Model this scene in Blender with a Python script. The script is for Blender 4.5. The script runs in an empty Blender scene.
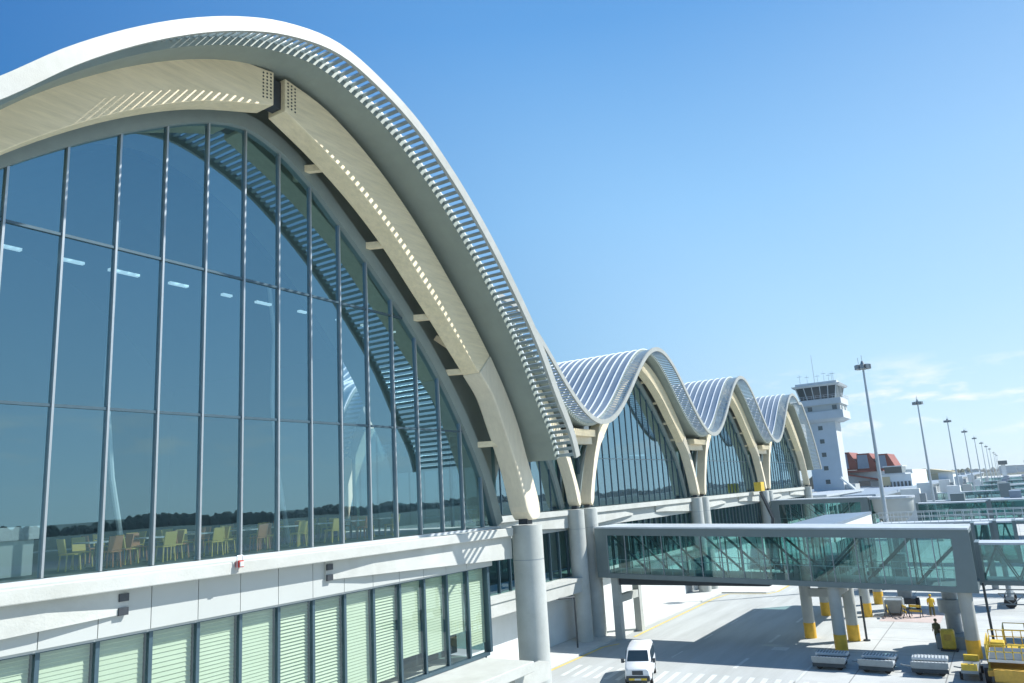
import bpy, math, random
from mathutils import Vector, Matrix
random.seed(7)
scene = bpy.context.scene
col = scene.collection
EYE = 12.1                                   # camera height above the apron, metres

# ------------------------------------------------------------------ camera
cam_data = bpy.data.cameras.new('camera')
cam = bpy.data.objects.new('camera', cam_data)
col.objects.link(cam)
scene.camera = cam
F = 756.0
roll = math.atan(.0606); dd = (497-341.5)*math.cos(roll); pitch = math.atan(dd/F)
zc = Vector((-math.sin(roll)*math.cos(pitch), math.cos(roll)*math.cos(pitch), -math.sin(pitch)))
xc = Vector(((1008-512)/F, -(467-341.5)/F, -1.0)); xc = (xc - xc.dot(zc)*zc).normalized()
yc = zc.cross(xc)
cam.matrix_world = Matrix.Translation((0, 0, EYE)) @ Matrix((xc, yc, zc)).to_4x4()
cam_data.sensor_width = 36.0
cam_data.lens = F/1024*36.0
cam_data.clip_start = .1
cam_data.clip_end = 20000

# ------------------------------------------------------------------ world and sun
SUN = Vector((.68, -.80, 1.0)).normalized()   # towards the sun
world = bpy.data.worlds.new('World'); scene.world = world
world.use_nodes = True
nt = world.node_tree; nt.nodes.clear()
out = nt.nodes.new('ShaderNodeOutputWorld'); bg = nt.nodes.new('ShaderNodeBackground')
sky = nt.nodes.new('ShaderNodeTexSky'); sky.sky_type = 'NISHITA'; sky.sun_disc = False
sky.sun_elevation = math.asin(SUN.z); sky.sun_rotation = math.atan2(SUN.x, SUN.y)
sky.altitude = 0; sky.air_density = 1.0; sky.dust_density = .2; sky.ozone_density = 3.0
bg.inputs['Strength'].default_value = .12
tc = nt.nodes.new('ShaderNodeTexCoord'); sep = nt.nodes.new('ShaderNodeSeparateXYZ')
nt.links.new(tc.outputs['Generated'], sep.inputs[0])
def wmath(op, a, b=None, clamp=False):
    n = nt.nodes.new('ShaderNodeMath'); n.operation = op; n.use_clamp = clamp
    for i, v in enumerate((a, b)):
        if v is None: continue
        if isinstance(v, (int, float)): n.inputs[i].default_value = v
        else: nt.links.new(v, n.inputs[i])
    return n.outputs[0]
# low fair-weather clouds: noise on a flat layer seen in perspective
mp = nt.nodes.new('ShaderNodeMapping'); mp.inputs['Scale'].default_value = (7, 7, 30)
nt.links.new(tc.outputs['Generated'], mp.inputs['Vector'])
ns = nt.nodes.new('ShaderNodeTexNoise'); ns.inputs['Scale'].default_value = 1.0; ns.inputs['Detail'].default_value = 9; ns.inputs['Roughness'].default_value = .62
nt.links.new(mp.outputs[0], ns.inputs['Vector'])
band = wmath('MULTIPLY', wmath('SUBTRACT', sep.outputs['Z'], .025, True), 28, True)
band2 = wmath('SUBTRACT', 1.0, wmath('MULTIPLY', wmath('SUBTRACT', sep.outputs['Z'], .085, True), 16, True), True)
cl = wmath('MULTIPLY', wmath('SUBTRACT', ns.outputs['Fac'], .535, True), 8.0, True)
mask = wmath('MULTIPLY', wmath('MULTIPLY', cl, band), wmath('MULTIPLY', band2, .95))
K = 1/(.12*2**.62)
ramp = nt.nodes.new('ShaderNodeValToRGB'); nt.links.new(wmath('MAXIMUM', sep.outputs['Z'], 0.0), ramp.inputs[0])
els = [(0.0,(.62,.83,.96)),(.06,(.56,.79,.97)),(.19,(.42,.70,.96)),(.35,(.29,.585,.93)),(.56,(.115,.36,.76)),(.8,(.05,.21,.52)),(1.0,(.04,.17,.45))]
cr = ramp.color_ramp
while len(cr.elements) < len(els): cr.elements.new(.5)
for e, (p_, c_) in zip(cr.elements, els): e.position = p_; e.color = (*c_, 1)
dot = nt.nodes.new('ShaderNodeVectorMath'); dot.operation = 'DOT_PRODUCT'; nt.links.new(tc.outputs['Generated'], dot.inputs[0]); dot.inputs[1].default_value = SUN
fsun = nt.nodes.new('ShaderNodeMapRange'); fsun.interpolation_type = 'SMOOTHSTEP'; nt.links.new(dot.outputs['Value'], fsun.inputs[0])
fsun.inputs[1].default_value = -.12; fsun.inputs[2].default_value = .52
low = nt.nodes.new('ShaderNodeMapRange'); nt.links.new(sep.outputs['Z'], low.inputs[0]); low.inputs[1].default_value = 0; low.inputs[2].default_value = .4; low.inputs[3].default_value = .55; low.inputs[4].default_value = 0
tf = wmath('MAXIMUM', fsun.outputs[0], low.outputs[0])
tn = nt.nodes.new('ShaderNodeMixRGB'); nt.links.new(tf, tn.inputs[0]); tn.inputs[1].default_value = (.06,.35,.56,1); tn.inputs[2].default_value = (1,1,1,1)
tm = nt.nodes.new('ShaderNodeMixRGB'); tm.blend_type = 'MULTIPLY'; tm.inputs[0].default_value = 1; nt.links.new(ramp.outputs[0], tm.inputs[1]); nt.links.new(tn.outputs[0], tm.inputs[2])
near = nt.nodes.new('ShaderNodeMapRange'); near.interpolation_type = 'SMOOTHSTEP'; nt.links.new(dot.outputs['Value'], near.inputs[0])
near.inputs[1].default_value = .5; near.inputs[2].default_value = .9
nm = nt.nodes.new('ShaderNodeMixRGB'); nt.links.new(near.outputs[0], nm.inputs[0]); nm.inputs[1].default_value = (1,1,1,1); nm.inputs[2].default_value = (1.3,1.08,1.02,1)
tm2 = nt.nodes.new('ShaderNodeMixRGB'); tm2.blend_type = 'MULTIPLY'; tm2.inputs[0].default_value = 1; nt.links.new(tm.outputs[0], tm2.inputs[1]); nt.links.new(nm.outputs[0], tm2.inputs[2])
sc_ = nt.nodes.new('ShaderNodeMixRGB'); sc_.blend_type = 'MULTIPLY'; sc_.inputs[0].default_value = 1; nt.links.new(tm2.outputs[0], sc_.inputs[1]); sc_.inputs[2].default_value = (K,K,K,1)
sm = nt.nodes.new('ShaderNodeMixRGB'); sm.inputs[0].default_value = .88; nt.links.new(sky.outputs[0], sm.inputs[1]); nt.links.new(sc_.outputs[0], sm.inputs[2])
mx = nt.nodes.new('ShaderNodeMixRGB'); nt.links.new(mask, mx.inputs[0])
nt.links.new(sm.outputs[0], mx.inputs[1]); mx.inputs[2].default_value = (5.3, 5.5, 5.6, 1)
nt.links.new(mx.outputs[0], bg.inputs[0]); nt.links.new(bg.outputs[0], out.inputs[0])

sl = bpy.data.lights.new('sun', 'SUN'); sl.energy = 4.4; sl.angle = math.radians(.55); sl.color = (1, .975, .925)
so = bpy.data.objects.new('sun', sl); col.objects.link(so)
so.rotation_euler = (-SUN).to_track_quat('-Z', 'Y').to_euler(); so.location = (0, -50, 80)
scene.view_settings.view_transform = 'Standard'; scene.view_settings.look = 'None'
scene.view_settings.exposure = .73; scene.view_settings.gamma = 1; scene.view_settings.use_curve_mapping = False
scene.render.engine = 'CYCLES'
scene.cycles.max_bounces = 10; scene.cycles.transparent_max_bounces = 24
scene.cycles.glossy_bounces = 4; scene.cycles.volume_bounces = 0

# ------------------------------------------------------------------ materials
def mat(name, c, rough=.6, metal=0, var=.12, scale=1.2, bump=0, bscale=20, stain=0, stretch=(1, 1, 1), spec=.5):
    m = bpy.data.materials.new(name); m.use_nodes = True; t = m.node_tree
    b = t.nodes['Principled BSDF']; b.inputs['Roughness'].default_value = rough; b.inputs['Metallic'].default_value = metal
    b.inputs['Specular IOR Level'].default_value = spec
    g = t.nodes.new('ShaderNodeNewGeometry'); mp = t.nodes.new('ShaderNodeMapping'); mp.inputs['Scale'].default_value = stretch
    t.links.new(g.outputs['Position'], mp.inputs[0])
    n = t.nodes.new('ShaderNodeTexNoise'); n.inputs['Scale'].default_value = scale; n.inputs['Detail'].default_value = 8; n.inputs['Roughness'].default_value = .65
    t.links.new(mp.outputs[0], n.inputs['Vector'])
    r = t.nodes.new('ShaderNodeValToRGB'); t.links.new(n.outputs['Fac'], r.inputs[0])
    r.color_ramp.elements[0].position = .32; r.color_ramp.elements[1].position = .68
    lo = [max(0, v*(1-var)) for v in c]; hi = [min(1, v*(1+var)) for v in c]
    r.color_ramp.elements[0].color = (*lo, 1); r.color_ramp.elements[1].color = (*hi, 1)
    last = r.outputs[0]
    if stain:
        n2 = t.nodes.new('ShaderNodeTexNoise'); n2.inputs['Scale'].default_value = scale*.23; n2.inputs['Detail'].default_value = 10
        n2.inputs['Roughness'].default_value = .7; t.links.new(mp.outputs[0], n2.inputs['Vector'])
        r2 = t.nodes.new('ShaderNodeValToRGB'); r2.color_ramp.elements[0].position = .36; r2.color_ramp.elements[1].position = .6
        k = 1-stain; r2.color_ramp.elements[0].color = (k, k, k*.97, 1); r2.color_ramp.elements[1].color = (1, 1, 1, 1)
        t.links.new(n2.outputs['Fac'], r2.inputs[0])
        mm = t.nodes.new('ShaderNodeMixRGB'); mm.blend_type = 'MULTIPLY'; mm.inputs[0].default_value = 1
        t.links.new(last, mm.inputs[1]); t.links.new(r2.outputs[0], mm.inputs[2]); last = mm.outputs[0]
    t.links.new(last, b.inputs['Base Color'])
    if bump:
        n3 = t.nodes.new('ShaderNodeTexNoise'); n3.inputs['Scale'].default_value = bscale; n3.inputs['Detail'].default_value = 6
        t.links.new(mp.outputs[0], n3.inputs['Vector'])
        bp = t.nodes.new('ShaderNodeBump'); bp.inputs['Strength'].default_value = bump; bp.inputs['Distance'].default_value = .03
        t.links.new(n3.outputs['Fac'], bp.inputs['Height']); t.links.new(bp.outputs[0], b.inputs['Normal'])
    return m
def glassmat(name, tint, refl, fac, power=1.0, wav=.0, pane=None):
    m = bpy.data.materials.new(name); m.use_nodes = True; t = m.node_tree; t.nodes.clear()
    o = t.nodes.new('ShaderNodeOutputMaterial'); mix = t.nodes.new('ShaderNodeMixShader')
    tr = t.nodes.new('ShaderNodeBsdfTransparent'); tr.inputs[0].default_value = (*tint, 1)
    gl = t.nodes.new('ShaderNodeBsdfGlossy'); gl.inputs['Color'].default_value = (*refl, 1); gl.inputs['Roughness'].default_value = .0
    # Schlick reflectance that is the same from both sides of a pane
    ge = t.nodes.new('ShaderNodeNewGeometry'); dt = t.nodes.new('ShaderNodeVectorMath'); dt.operation = 'DOT_PRODUCT'
    t.links.new(ge.outputs['Incoming'], dt.inputs[0]); t.links.new(ge.outputs['Normal'], dt.inputs[1])
    def m1(op, a, b_=None):
        n = t.nodes.new('ShaderNodeMath'); n.operation = op
        for i, v in enumerate((a, b_)):
            if v is None: continue
            if isinstance(v, (int, float)): n.inputs[i].default_value = v
            else: t.links.new(v, n.inputs[i])
        return n.outputs[0]
    sch = m1('ADD', m1('MULTIPLY', m1('POWER', m1('SUBTRACT', 1.0, m1('ABSOLUTE', dt.outputs['Value'])), 5.0), .92), .08)
    ad = t.nodes.new('ShaderNodeMath'); ad.operation = 'MULTIPLY_ADD'; ad.use_clamp = True
    t.links.new(sch, ad.inputs[0]); ad.inputs[1].default_value = power; ad.inputs[2].default_value = fac
    t.links.new(ad.outputs[0], mix.inputs[0]); t.links.new(tr.outputs[0], mix.inputs[1]); t.links.new(gl.outputs[0], mix.inputs[2])
    if wav:
        g = t.nodes.new('ShaderNodeNewGeometry'); n = t.nodes.new('ShaderNodeTexNoise'); n.inputs['Scale'].default_value = .35; n.inputs['Detail'].default_value = 1
        t.links.new(g.outputs['Position'], n.inputs['Vector'])
        bp = t.nodes.new('ShaderNodeBump'); bp.inputs['Strength'].default_value = wav; bp.inputs['Distance'].default_value = .05
        t.links.new(n.outputs['Fac'], bp.inputs['Height']); t.links.new(bp.outputs[0], gl.inputs['Normal'])
    if pane:                                # every pane sits a hair out of true, and its coating differs a little
        sx = t.nodes.new('ShaderNodeSeparateXYZ'); t.links.new(ge.outputs['Position'], sx.inputs[0])
        cb = t.nodes.new('ShaderNodeCombineXYZ')
        t.links.new(m1('FLOOR', m1('DIVIDE', m1('ADD', sx.outputs['X'], pane[2]), pane[0])), cb.inputs[0])
        t.links.new(m1('FLOOR', m1('DIVIDE', m1('ADD', sx.outputs['Z'], pane[3]), pane[1])), cb.inputs[1])
        wn = t.nodes.new('ShaderNodeTexWhiteNoise'); t.links.new(cb.outputs[0], wn.inputs['Vector'])
        def vm(op, a, b_, sc=None):
            n = t.nodes.new('ShaderNodeVectorMath'); n.operation = op
            if isinstance(a, tuple): n.inputs[0].default_value = a
            else: t.links.new(a, n.inputs[0])
            if b_ is not None:
                if isinstance(b_, tuple): n.inputs[1].default_value = b_
                else: t.links.new(b_, n.inputs[1])
            if sc is not None: n.inputs['Scale'].default_value = sc
            return n.outputs[0]
        off = vm('SCALE', vm('SUBTRACT', wn.outputs['Color'], (.5,.5,.5)), None, .0045)
        t.links.new(vm('NORMALIZE', vm('ADD', bp.outputs[0], off), None), gl.inputs['Normal'])
        t.links.new(m1('MULTIPLY_ADD', sch, power), ad.inputs[0]) if False else None
        vr = m1('MULTIPLY', m1('SUBTRACT', wn.outputs['Value'], .5), .06)
        t.links.new(m1('ADD', ad.outputs[0], vr), mix.inputs[0])
    t.links.new(mix.outputs[0], o.inputs[0])
    return m
M = dict(
    white=mat('white_painted_metal', (.62,.66,.67), .4, 0, .05, 2, stain=.06),
    fascia=mat('white_fascia_metal', (.37, .385, .36), .45, 0, .08, 3, stain=.1, bump=.1, bscale=30),
    roof=mat('roof_standing_seam_sheet', (.36, .42, .47), .38, .25, .08, .7, stain=.1),
    rib=mat('roof_seam_white', (.80, .84, .86), .45, 0, .03, 2),
    soffit=mat('soffit_grey_green_panel', (.25, .29, .255), .55, 0, .06, 1.2),
    slat=mat('louvre_aluminium', (.42, .50, .54), .27, .45, .05, 3),
    frame=mat('grey_arch_frame', (.26, .31, .29), .5, .1, .06, 2),
    wood=mat('glulam_pale_timber', (.86, .73, .49), .6, 0, .10, 1.5, bump=.15, bscale=8, stretch=(.6, 3, 5), stain=.07),
    woodleg=mat('glulam_leg_pale_timber', (.74, .66, .50), .6, 0, .07, 1.5, bump=.1, stretch=(3, 3, .6)),
    steel=mat('dark_steel', (.07, .08, .09), .45, .6, .1, 4),
    bolt=mat('bolt_recess', (.06, .06, .055), .6, .3, .1, 8),
    mull=mat('anodised_mullion', (.40, .44, .46), .3, .55, .05, 4),
    mulldark=mat('dark_teal_mullion', (.07,.12,.15), .35, .4, .08, 4),
    conc=mat('pale_concrete', (.51, .525, .495), .75, 0, .07, 1.2, bump=.25, bscale=14, stain=.14),
    conccol=mat('column_concrete', (.45, .475, .455), .75, 0, .07, 1.0, bump=.2, bscale=12, stain=.12),
    panel=mat('light_grey_cladding', (.45, .475, .455), .5, 0, .03, .6),
    wallw=mat('white_rendered_wall', (.70,.73,.73), .8, 0, .04, .6, stain=.06),
    blind=mat('pale_green_blind', (.42, .485, .37), .7, 0, .03, 2),
    apron=None, grey=mat('bridge_grey_cladding', (.15, .20, .212), .45, .3, .05, 1.0),
    bridgeroof=mat('bridge_roof_pale', (.50,.55,.59), .45, .1, .08, 2, stain=.15),
    dark=mat('dark_underside', (.035, .05, .06), .7, 0, .1, 3),
    yellow=mat('safety_yellow', (.78, .46, .04), .5, 0, .1, 3, stain=.2),
    yell2=mat('machine_yellow', (.72, .50, .05), .45, 0, .12, 5, stain=.25),
    orange=mat('machine_orange', (.60, .36, .05), .5, 0, .1, 5, stain=.2),
    rail=mat('pale_rail_metal', (.62, .66, .68), .4, .3, .05, 3),
    pole=mat('galvanised_pole', (.45, .50, .53), .45, .5, .06, 2),
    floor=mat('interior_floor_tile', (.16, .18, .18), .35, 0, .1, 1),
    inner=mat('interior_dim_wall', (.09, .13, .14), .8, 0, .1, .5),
    truss=mat('bridge_truss_dark', (.08, .12, .13), .5, .3, .08, 3),
    tyre=mat('black_rubber', (.02, .02, .02), .8, 0, .1, 10),
    van=mat('van_white_paint', (.78, .80, .82), .25, 0, .03, 2, spec=.6),
    vglass=mat('van_dark_glass', (.02, .035, .045), .08, 0, .05, 2, spec=.8),
    red=mat('red_roof_sheet', (.25, .06, .04), .6, 0, .12, .5, stain=.15),
    redp=mat('red_paint', (.5, .04, .03), .5, 0, .1, 4),
    panelblue=mat('blue_grey_roof_panel', (.20, .26, .33), .4, .1, .1, .5),
    tower=mat('tower_pale_render', (.56, .60, .62), .7, 0, .04, .4, stain=.07),
    twin=mat('tower_dark_glazing', (.03, .06, .07), .1, 0, .1, 1, spec=.8),
    midgrey=mat('mid_grey_metal', (.26, .30, .32), .5, .3, .1, 3),
    farroof=mat('long_flat_roof_grey', (.24, .30, .36), .6, 0, .1, .05),
    tan=mat('tan_wall', (.55, .46, .28), .7, 0, .06, .3),
    chairy=mat('chair_yellow_plastic', (.62, .47, .12), .5, 0, .05, 5),
    chairo=mat('chair_orange_seat', (.50, .22, .10), .6, 0, .05, 5),
    bluepl=mat('blue_paint', (.05, .12, .28), .5, 0, .1, 3),
    skin=mat('skin', (.36, .2, .12), .6, 0, .05, 5),
    cloth1=mat('hi_vis_cloth', (.70, .46, .03), .8, 0, .08, 8),
    cloth2=mat('olive_cloth', (.10, .095, .04), .8, 0, .08, 8),
    pink=mat('faded_red_ground_paint', (.52, .43, .40), .8, 0, .08, 1.2, stain=.15),
)
def emit(name, c, e):
    m = bpy.data.materials.new(name); m.use_nodes = True; b = m.node_tree.nodes['Principled BSDF']
    b.inputs['Base Color'].default_value = (*c, 1); b.inputs['Emission Color'].default_value = (*c, 1); b.inputs['Emission Strength'].default_value = e; return m
M['lamplit'] = emit('lit_ceiling_lamp', (.75,.95,1.0), .45)
M['glassN'] = glassmat('tinted_curtain_glass', (.62, .74, .76), (.44, .76, .90), .27, .7, wav=.05, pane=(1.5*21.1/21, 4.782, -1.2*21.1/21, -15.215))
M['glassF'] = glassmat('tinted_curtain_glass_far', (.34, .46, .47), (.50, .78, .92), .34, .8, wav=.03, pane=(1.5, 8.0, -30.7, -15.2))
M['glassL'] = glassmat('clear_lower_glass', (.90, .95, .92), (.8, .95, 1), .03, .8)
M['glassB'] = glassmat('bridge_teal_glass', (.42, .65, .64), (.6, .8, .82), .05, 1.0)
M['pane'] = glassmat('far_bridge_glass', (.42, .58, .62), (.6, .8, .8), .12, 1.0)

def groundmat():
    m = mat('concrete_apron', (.51, .53, .52), .85, 0, .09, .35, bump=.2, bscale=9, stain=.22)
    t = m.node_tree; b = t.nodes['Principled BSDF']; last = b.inputs['Base Color'].links[0].from_socket
    g = t.nodes.new('ShaderNodeNewGeometry'); s = t.nodes.new('ShaderNodeSeparateXYZ'); t.links.new(g.outputs['Position'], s.inputs[0])
    def mth(op, a, b_):
        n = t.nodes.new('ShaderNodeMath'); n.operation = op
        for i, v in enumerate((a, b_)):
            if isinstance(v, (int, float)): n.inputs[i].default_value = v
            else: t.links.new(v, n.inputs[i])
        return n.outputs[0]
    def joint(ax, sp, w):                   # sawn joints between the slabs
        f = mth('FRACT', mth('DIVIDE', ax, sp), 0)
        return mth('LESS_THAN', f, w/sp)
    j = mth('MAXIMUM', joint(s.outputs['X'], 5.0, .07), joint(s.outputs['Y'], 5.0, .07))
    mm = t.nodes.new('ShaderNodeMixRGB'); mm.blend_type = 'MULTIPLY'; t.links.new(mth('MULTIPLY', j, .7), mm.inputs[0])
    t.links.new(last, mm.inputs[1]); mm.inputs[2].default_value = (.25, .25, .25, 1)
    t.links.new(mm.outputs[0], b.inputs['Base Color'])
    return m
M['apron'] = groundmat()
M['asphalt'] = mat('grey_road_asphalt', (.45, .475, .47), .85, 0, .09, .8, bump=.2, bscale=12, stain=.22, stretch=(.10, .9, 1))
M['grass'] = mat('airfield_grass', (.022, .042, .018), .9, 0, .25, .02, stain=.2)
M['runway'] = mat('runway_asphalt', (.05,.055,.06), .9, 0, .1, .05)
M['paint'] = mat('white_road_paint', (.60,.63,.62), .7, 0, .06, 3, stain=.2)
M['ypaint'] = mat('yellow_road_paint', (.66, .52, .16), .7, 0, .1, 2, stain=.2)
M['leaf'] = mat('far_foliage', (.04, .065, .03), .9, 0, .4, .08)
M['sidewalk'] = mat('pale_pavement', (.58,.59,.57), .85, 0, .08, .8, stain=.12)

# ------------------------------------------------------------------ mesh helpers
class MB:
    def __init__(s): s.v = []; s.f = []
    def box(s, x0, x1, y0, y1, z0, z1):
        n = len(s.v)
        s.v += [(x0,y0,z0),(x1,y0,z0),(x1,y1,z0),(x0,y1,z0),(x0,y0,z1),(x1,y0,z1),(x1,y1,z1),(x0,y1,z1)]
        s.f += [tuple(n+i for i in q) for q in ((0,3,2,1),(4,5,6,7),(0,1,5,4),(1,2,6,5),(2,3,7,6),(3,0,4,7))]
        return s
    def hexa(s, p):                          # eight corners: four below, four above, same order
        n = len(s.v); s.v += [tuple(q) for q in p]
        s.f += [tuple(n+i for i in q) for q in ((0,3,2,1),(4,5,6,7),(0,1,5,4),(1,2,6,5),(2,3,7,6),(3,0,4,7))]
        return s
    def prism(s, poly, a, b, axis='y'):      # closed outline pushed along an axis
        n = len(s.v); k = len(poly)
        for t in (a, b):
            for (p, q) in poly:
                s.v.append((p, t, q) if axis == 'y' else (t, p, q) if axis == 'x' else (p, q, t))
        s.f.append(tuple(n+i for i in range(k))); s.f.append(tuple(n+k+i for i in reversed(range(k))))
        for i in range(k): s.f.append((n+i, n+k+i, n+k+(i+1)%k, n+(i+1)%k))
        return s
    def ribbon(s, A, B, y0, y1, cap=True):   # band between two curves in x,z, with depth in y
        n = len(s.v); k = len(A)
        for a, b in zip(A, B):
            s.v += [(a[0],y0,a[1]),(a[0],y1,a[1]),(b[0],y1,b[1]),(b[0],y0,b[1])]
        for i in range(k-1):
            q = n+4*i; r = q+4
            for j in range(4): s.f.append((q+j, r+j, r+(j+1)%4, q+(j+1)%4))
        s.f.append((n, n+1, n+2, n+3)); e = n+4*(k-1); s.f.append((e+3, e+2, e+1, e))
        return s
    def tube(s, p0, p1, r0, r1=None, n=10):
        r1 = r0 if r1 is None else r1
        p0 = Vector(p0); p1 = Vector(p1); d = (p1-p0).normalized()
        u = d.cross(Vector((0,0,1)) if abs(d.z) < .9 else Vector((1,0,0))).normalized(); w = d.cross(u)
        b = len(s.v)
        for p, r in ((p0, r0), (p1, r1)):
            for i in range(n):
                a = 2*math.pi*i/n; s.v.append(tuple(p+u*r*math.cos(a)+w*r*math.sin(a)))
        s.f.append(tuple(b+i for i in reversed(range(n)))); s.f.append(tuple(b+n+i for i in range(n)))
        for i in range(n): s.f.append((b+i, b+(i+1)%n, b+n+(i+1)%n, b+n+i))
        return s
    def beam(s, p0, p1, w, h):               # rectangular bar between two points
        p0 = Vector(p0); p1 = Vector(p1); d = (p1-p0).normalized()
        u = d.cross(Vector((0,0,1)) if abs(d.z) < .95 else Vector((1,0,0))).normalized()*w/2; t = d.cross(u).normalized()*h/2
        return s.hexa([p0-u-t, p0+u-t, p0+u+t, p0-u+t, p1-u-t, p1+u-t, p1+u+t, p1-u+t])
    def lathe(s, prof, cx=0, cy=0, n=20):
        b = len(s.v); k = len(prof)
        for (r, z) in prof:
            for i in range(n):
                a = 2*math.pi*i/n; s.v.append((cx+r*math.cos(a), cy+r*math.sin(a), z))
        for j in range(k-1):
            for i in range(n): s.f.append((b+j*n+i, b+j*n+(i+1)%n, b+(j+1)*n+(i+1)%n, b+(j+1)*n+i))
        s.f.append(tuple(b+i for i in reversed(range(n)))); s.f.append(tuple(b+(k-1)*n+i for i in range(n)))
        return s
    def build(s, name, m, parent=None, local=False, smooth=False, bevel=0, dz=EYE):
        me = bpy.data.meshes.new(name)
        o = Vector((0,0,0))
        if not local:
            o = Vector((0,0,-dz))
            p = parent
            while p is not None: o = o+p.location; p = p.parent
        me.from_pydata([tuple(Vector(v)-o) for v in s.v], [], s.f)
        import bmesh
        bm = bmesh.new(); bm.from_mesh(me); bmesh.ops.recalc_face_normals(bm, faces=bm.faces)
        if smooth:
            for f in bm.faces: f.smooth = len(f.verts) == 4
        bm.to_mesh(me); bm.free()
        if smooth:
            me.set_sharp_from_angle(angle=math.radians(40))
        me.materials.append(M[m] if isinstance(m, str) else m)
        ob = bpy.data.objects.new(name, me); col.objects.link(ob)
        if parent is not None: ob.parent = parent
        if bevel:
            md = ob.modifiers.new('bevel', 'BEVEL'); md.width = bevel; md.segments = 2; md.limit_method = 'ANGLE'
        return ob
def tag(o, label=None, cat=None, group=None, kind=None):
    if label: o['label'] = label
    if cat: o['category'] = cat
    if group: o['group'] = group
    if kind: o['kind'] = kind
    return o
def thing(name, label, cat, loc=(0,0,0), group=None, rz=0):
    o = bpy.data.objects.new(name, None); col.objects.link(o); o.location = loc; o.rotation_euler = (0,0,rz)
    o.empty_display_size = .3
    return tag(o, label, cat, group)
def kids(o): return [c for c in bpy.data.objects if c.parent == o]
def dup(o, loc, label, rz=0, parent=None, top=True):
    c = o.copy(); col.objects.link(c); c.parent = parent
    if top: c.location = loc; c.rotation_euler = (0,0,rz); c['label'] = label
    for k in kids(o): dup(k, None, None, parent=c, top=False)
    return c
def interp(P, n):                             # smooth resampling of a curve of (x,z) points by arc length
    P = [Vector(p) for p in P]; L = [0]
    for a, b in zip(P, P[1:]): L.append(L[-1]+(b-a).length)
    m = []
    for i in range(len(P)):
        if i == 0: m.append((P[1]-P[0])/(L[1]-L[0]))
        elif i == len(P)-1: m.append((P[-1]-P[-2])/(L[-1]-L[-2]))
        else:
            d0 = (P[i]-P[i-1])/(L[i]-L[i-1]); d1 = (P[i+1]-P[i])/(L[i+1]-L[i]); h0 = L[i]-L[i-1]; h1 = L[i+1]-L[i]
            m.append((d0*h1+d1*h0)/(h0+h1))
    R = []
    for k in range(n):
        s_ = L[-1]*k/(n-1); i = 0
        while i < len(L)-2 and s_ > L[i+1]: i += 1
        h = L[i+1]-L[i]; t = (s_-L[i])/h
        R.append(tuple((2*t**3-3*t*t+1)*P[i]+(t**3-2*t*t+t)*h*m[i]+(-2*t**3+3*t*t)*P[i+1]+(t**3-t*t)*h*m[i+1]))
    return R
def offset(P, d):                             # curve moved to its underside by d
    R = []
    for i in range(len(P)):
        a = Vector(P[max(0,i-1)]); b = Vector(P[min(len(P)-1,i+1)]); t = (b-a).normalized()
        R.append((P[i][0]+t.y*d, P[i][1]-t.x*d))
    return R

# ------------------------------------------------------------------ ground
def sheet(name, x0, x1, y0, y1, z, m, kind='structure'):
    b = MB(); b.v = [(x0,y0,z),(x1,y0,z),(x1,y1,z),(x0,y1,z)]; b.f = [(0,1,2,3)]
    return tag(b.build(name, m, dz=0), kind=kind)
sheet('grass', -6000, 9000, -7000, 7000, -.012, 'grass')
sheet('apron', -150, 1400, -62, 70, 0, 'apron')
sheet('service_road', -60, 400, 12.8, 29.5, .004, 'asphalt')
sheet('runway', -2500, 5000, -230, -185, -.006, 'runway')
sheet('taxiway', -2500, 5000, -120, -97, -.006, 'runway')
b = MB().box(-60, 140, 29.5, 33.0, -.2, .14); tag(b.build('pavement', 'sidewalk', dz=0), kind='structure')
# kerb island beyond the first bridge
b = MB().prism([(88,29.6),(88.4,24.6),(90,24),(104,24),(104,29.6)], -.1, .13, 'z'); tag(b.build('kerb_island', 'sidewalk', dz=0), kind='structure')
b = MB()
def flat(b, pts, z): n = len(b.v); b.v += [(p[0],p[1],z) for p in pts]; b.f.append(tuple(range(n, n+len(pts))))
for k in range(34):                           # hatched crossing strip behind the van
    y = 27.5-k*.82; flat(b, [(47.6,y),(47.6,y+.34),(50.9,y+.62),(50.9,y+.28)], .009)
tag(b.build('crossing_stripes', 'paint', dz=0), kind='structure')
b = MB()
for x in range(-10, 200, 9): flat(b, [(x,17.35),(x+3.2,17.35),(x+3.2,17.6),(x,17.6)], .009)
for x in range(-8, 200, 7): flat(b, [(x,22.6),(x+2.2,22.6),(x+2.2,22.72),(x,22.72)], .009)
flat(b, [(59.4,15.6),(59.4,16.7),(60.5,16.7),(60.5,15.6)], .009)
flat(b, [(-60,12.9),(400,12.9),(400,13.05),(-60,13.05)], .009)
flat(b, [(66,-40),(66.2,-40),(66.2,10),(66,10)], .009); flat(b, [(84,-60),(84.3,-60),(84.3,6),(84,6)], .009)
flat(b, [(96,-60),(96.2,-60),(96.2,8),(96,8)], .009); flat(b, [(71,-60),(71.2,-60),(71.2,8),(71,8)], .009)
tag(b.build('lane_markings', 'paint', dz=0), kind='structure')
b = MB()
for (p, q) in (((-60,29.2),(57,29.2)),((57,29.2),(58.6,28.5)),((61.5,28.5),(64,28.6)),((64,28.6),(84,29.0)),((84,29.0),(87.5,28.5)),((87.5,28.5),(88.0,24.4)),((88,24.4),(89.8,23.75)),((89.8,23.75),(103,23.7))):
    d = Vector((q[0]-p[0], q[1]-p[1])).normalized(); nn = Vector((-d.y, d.x))*.13
    flat(b, [(p[0]-nn.x,p[1]-nn.y),(q[0]-nn.x,q[1]-nn.y),(q[0]+nn.x,q[1]+nn.y),(p[0]+nn.x,p[1]+nn.y)], .013)
tag(b.build('yellow_kerb_line', 'ypaint', dz=0), kind='structure')
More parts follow.
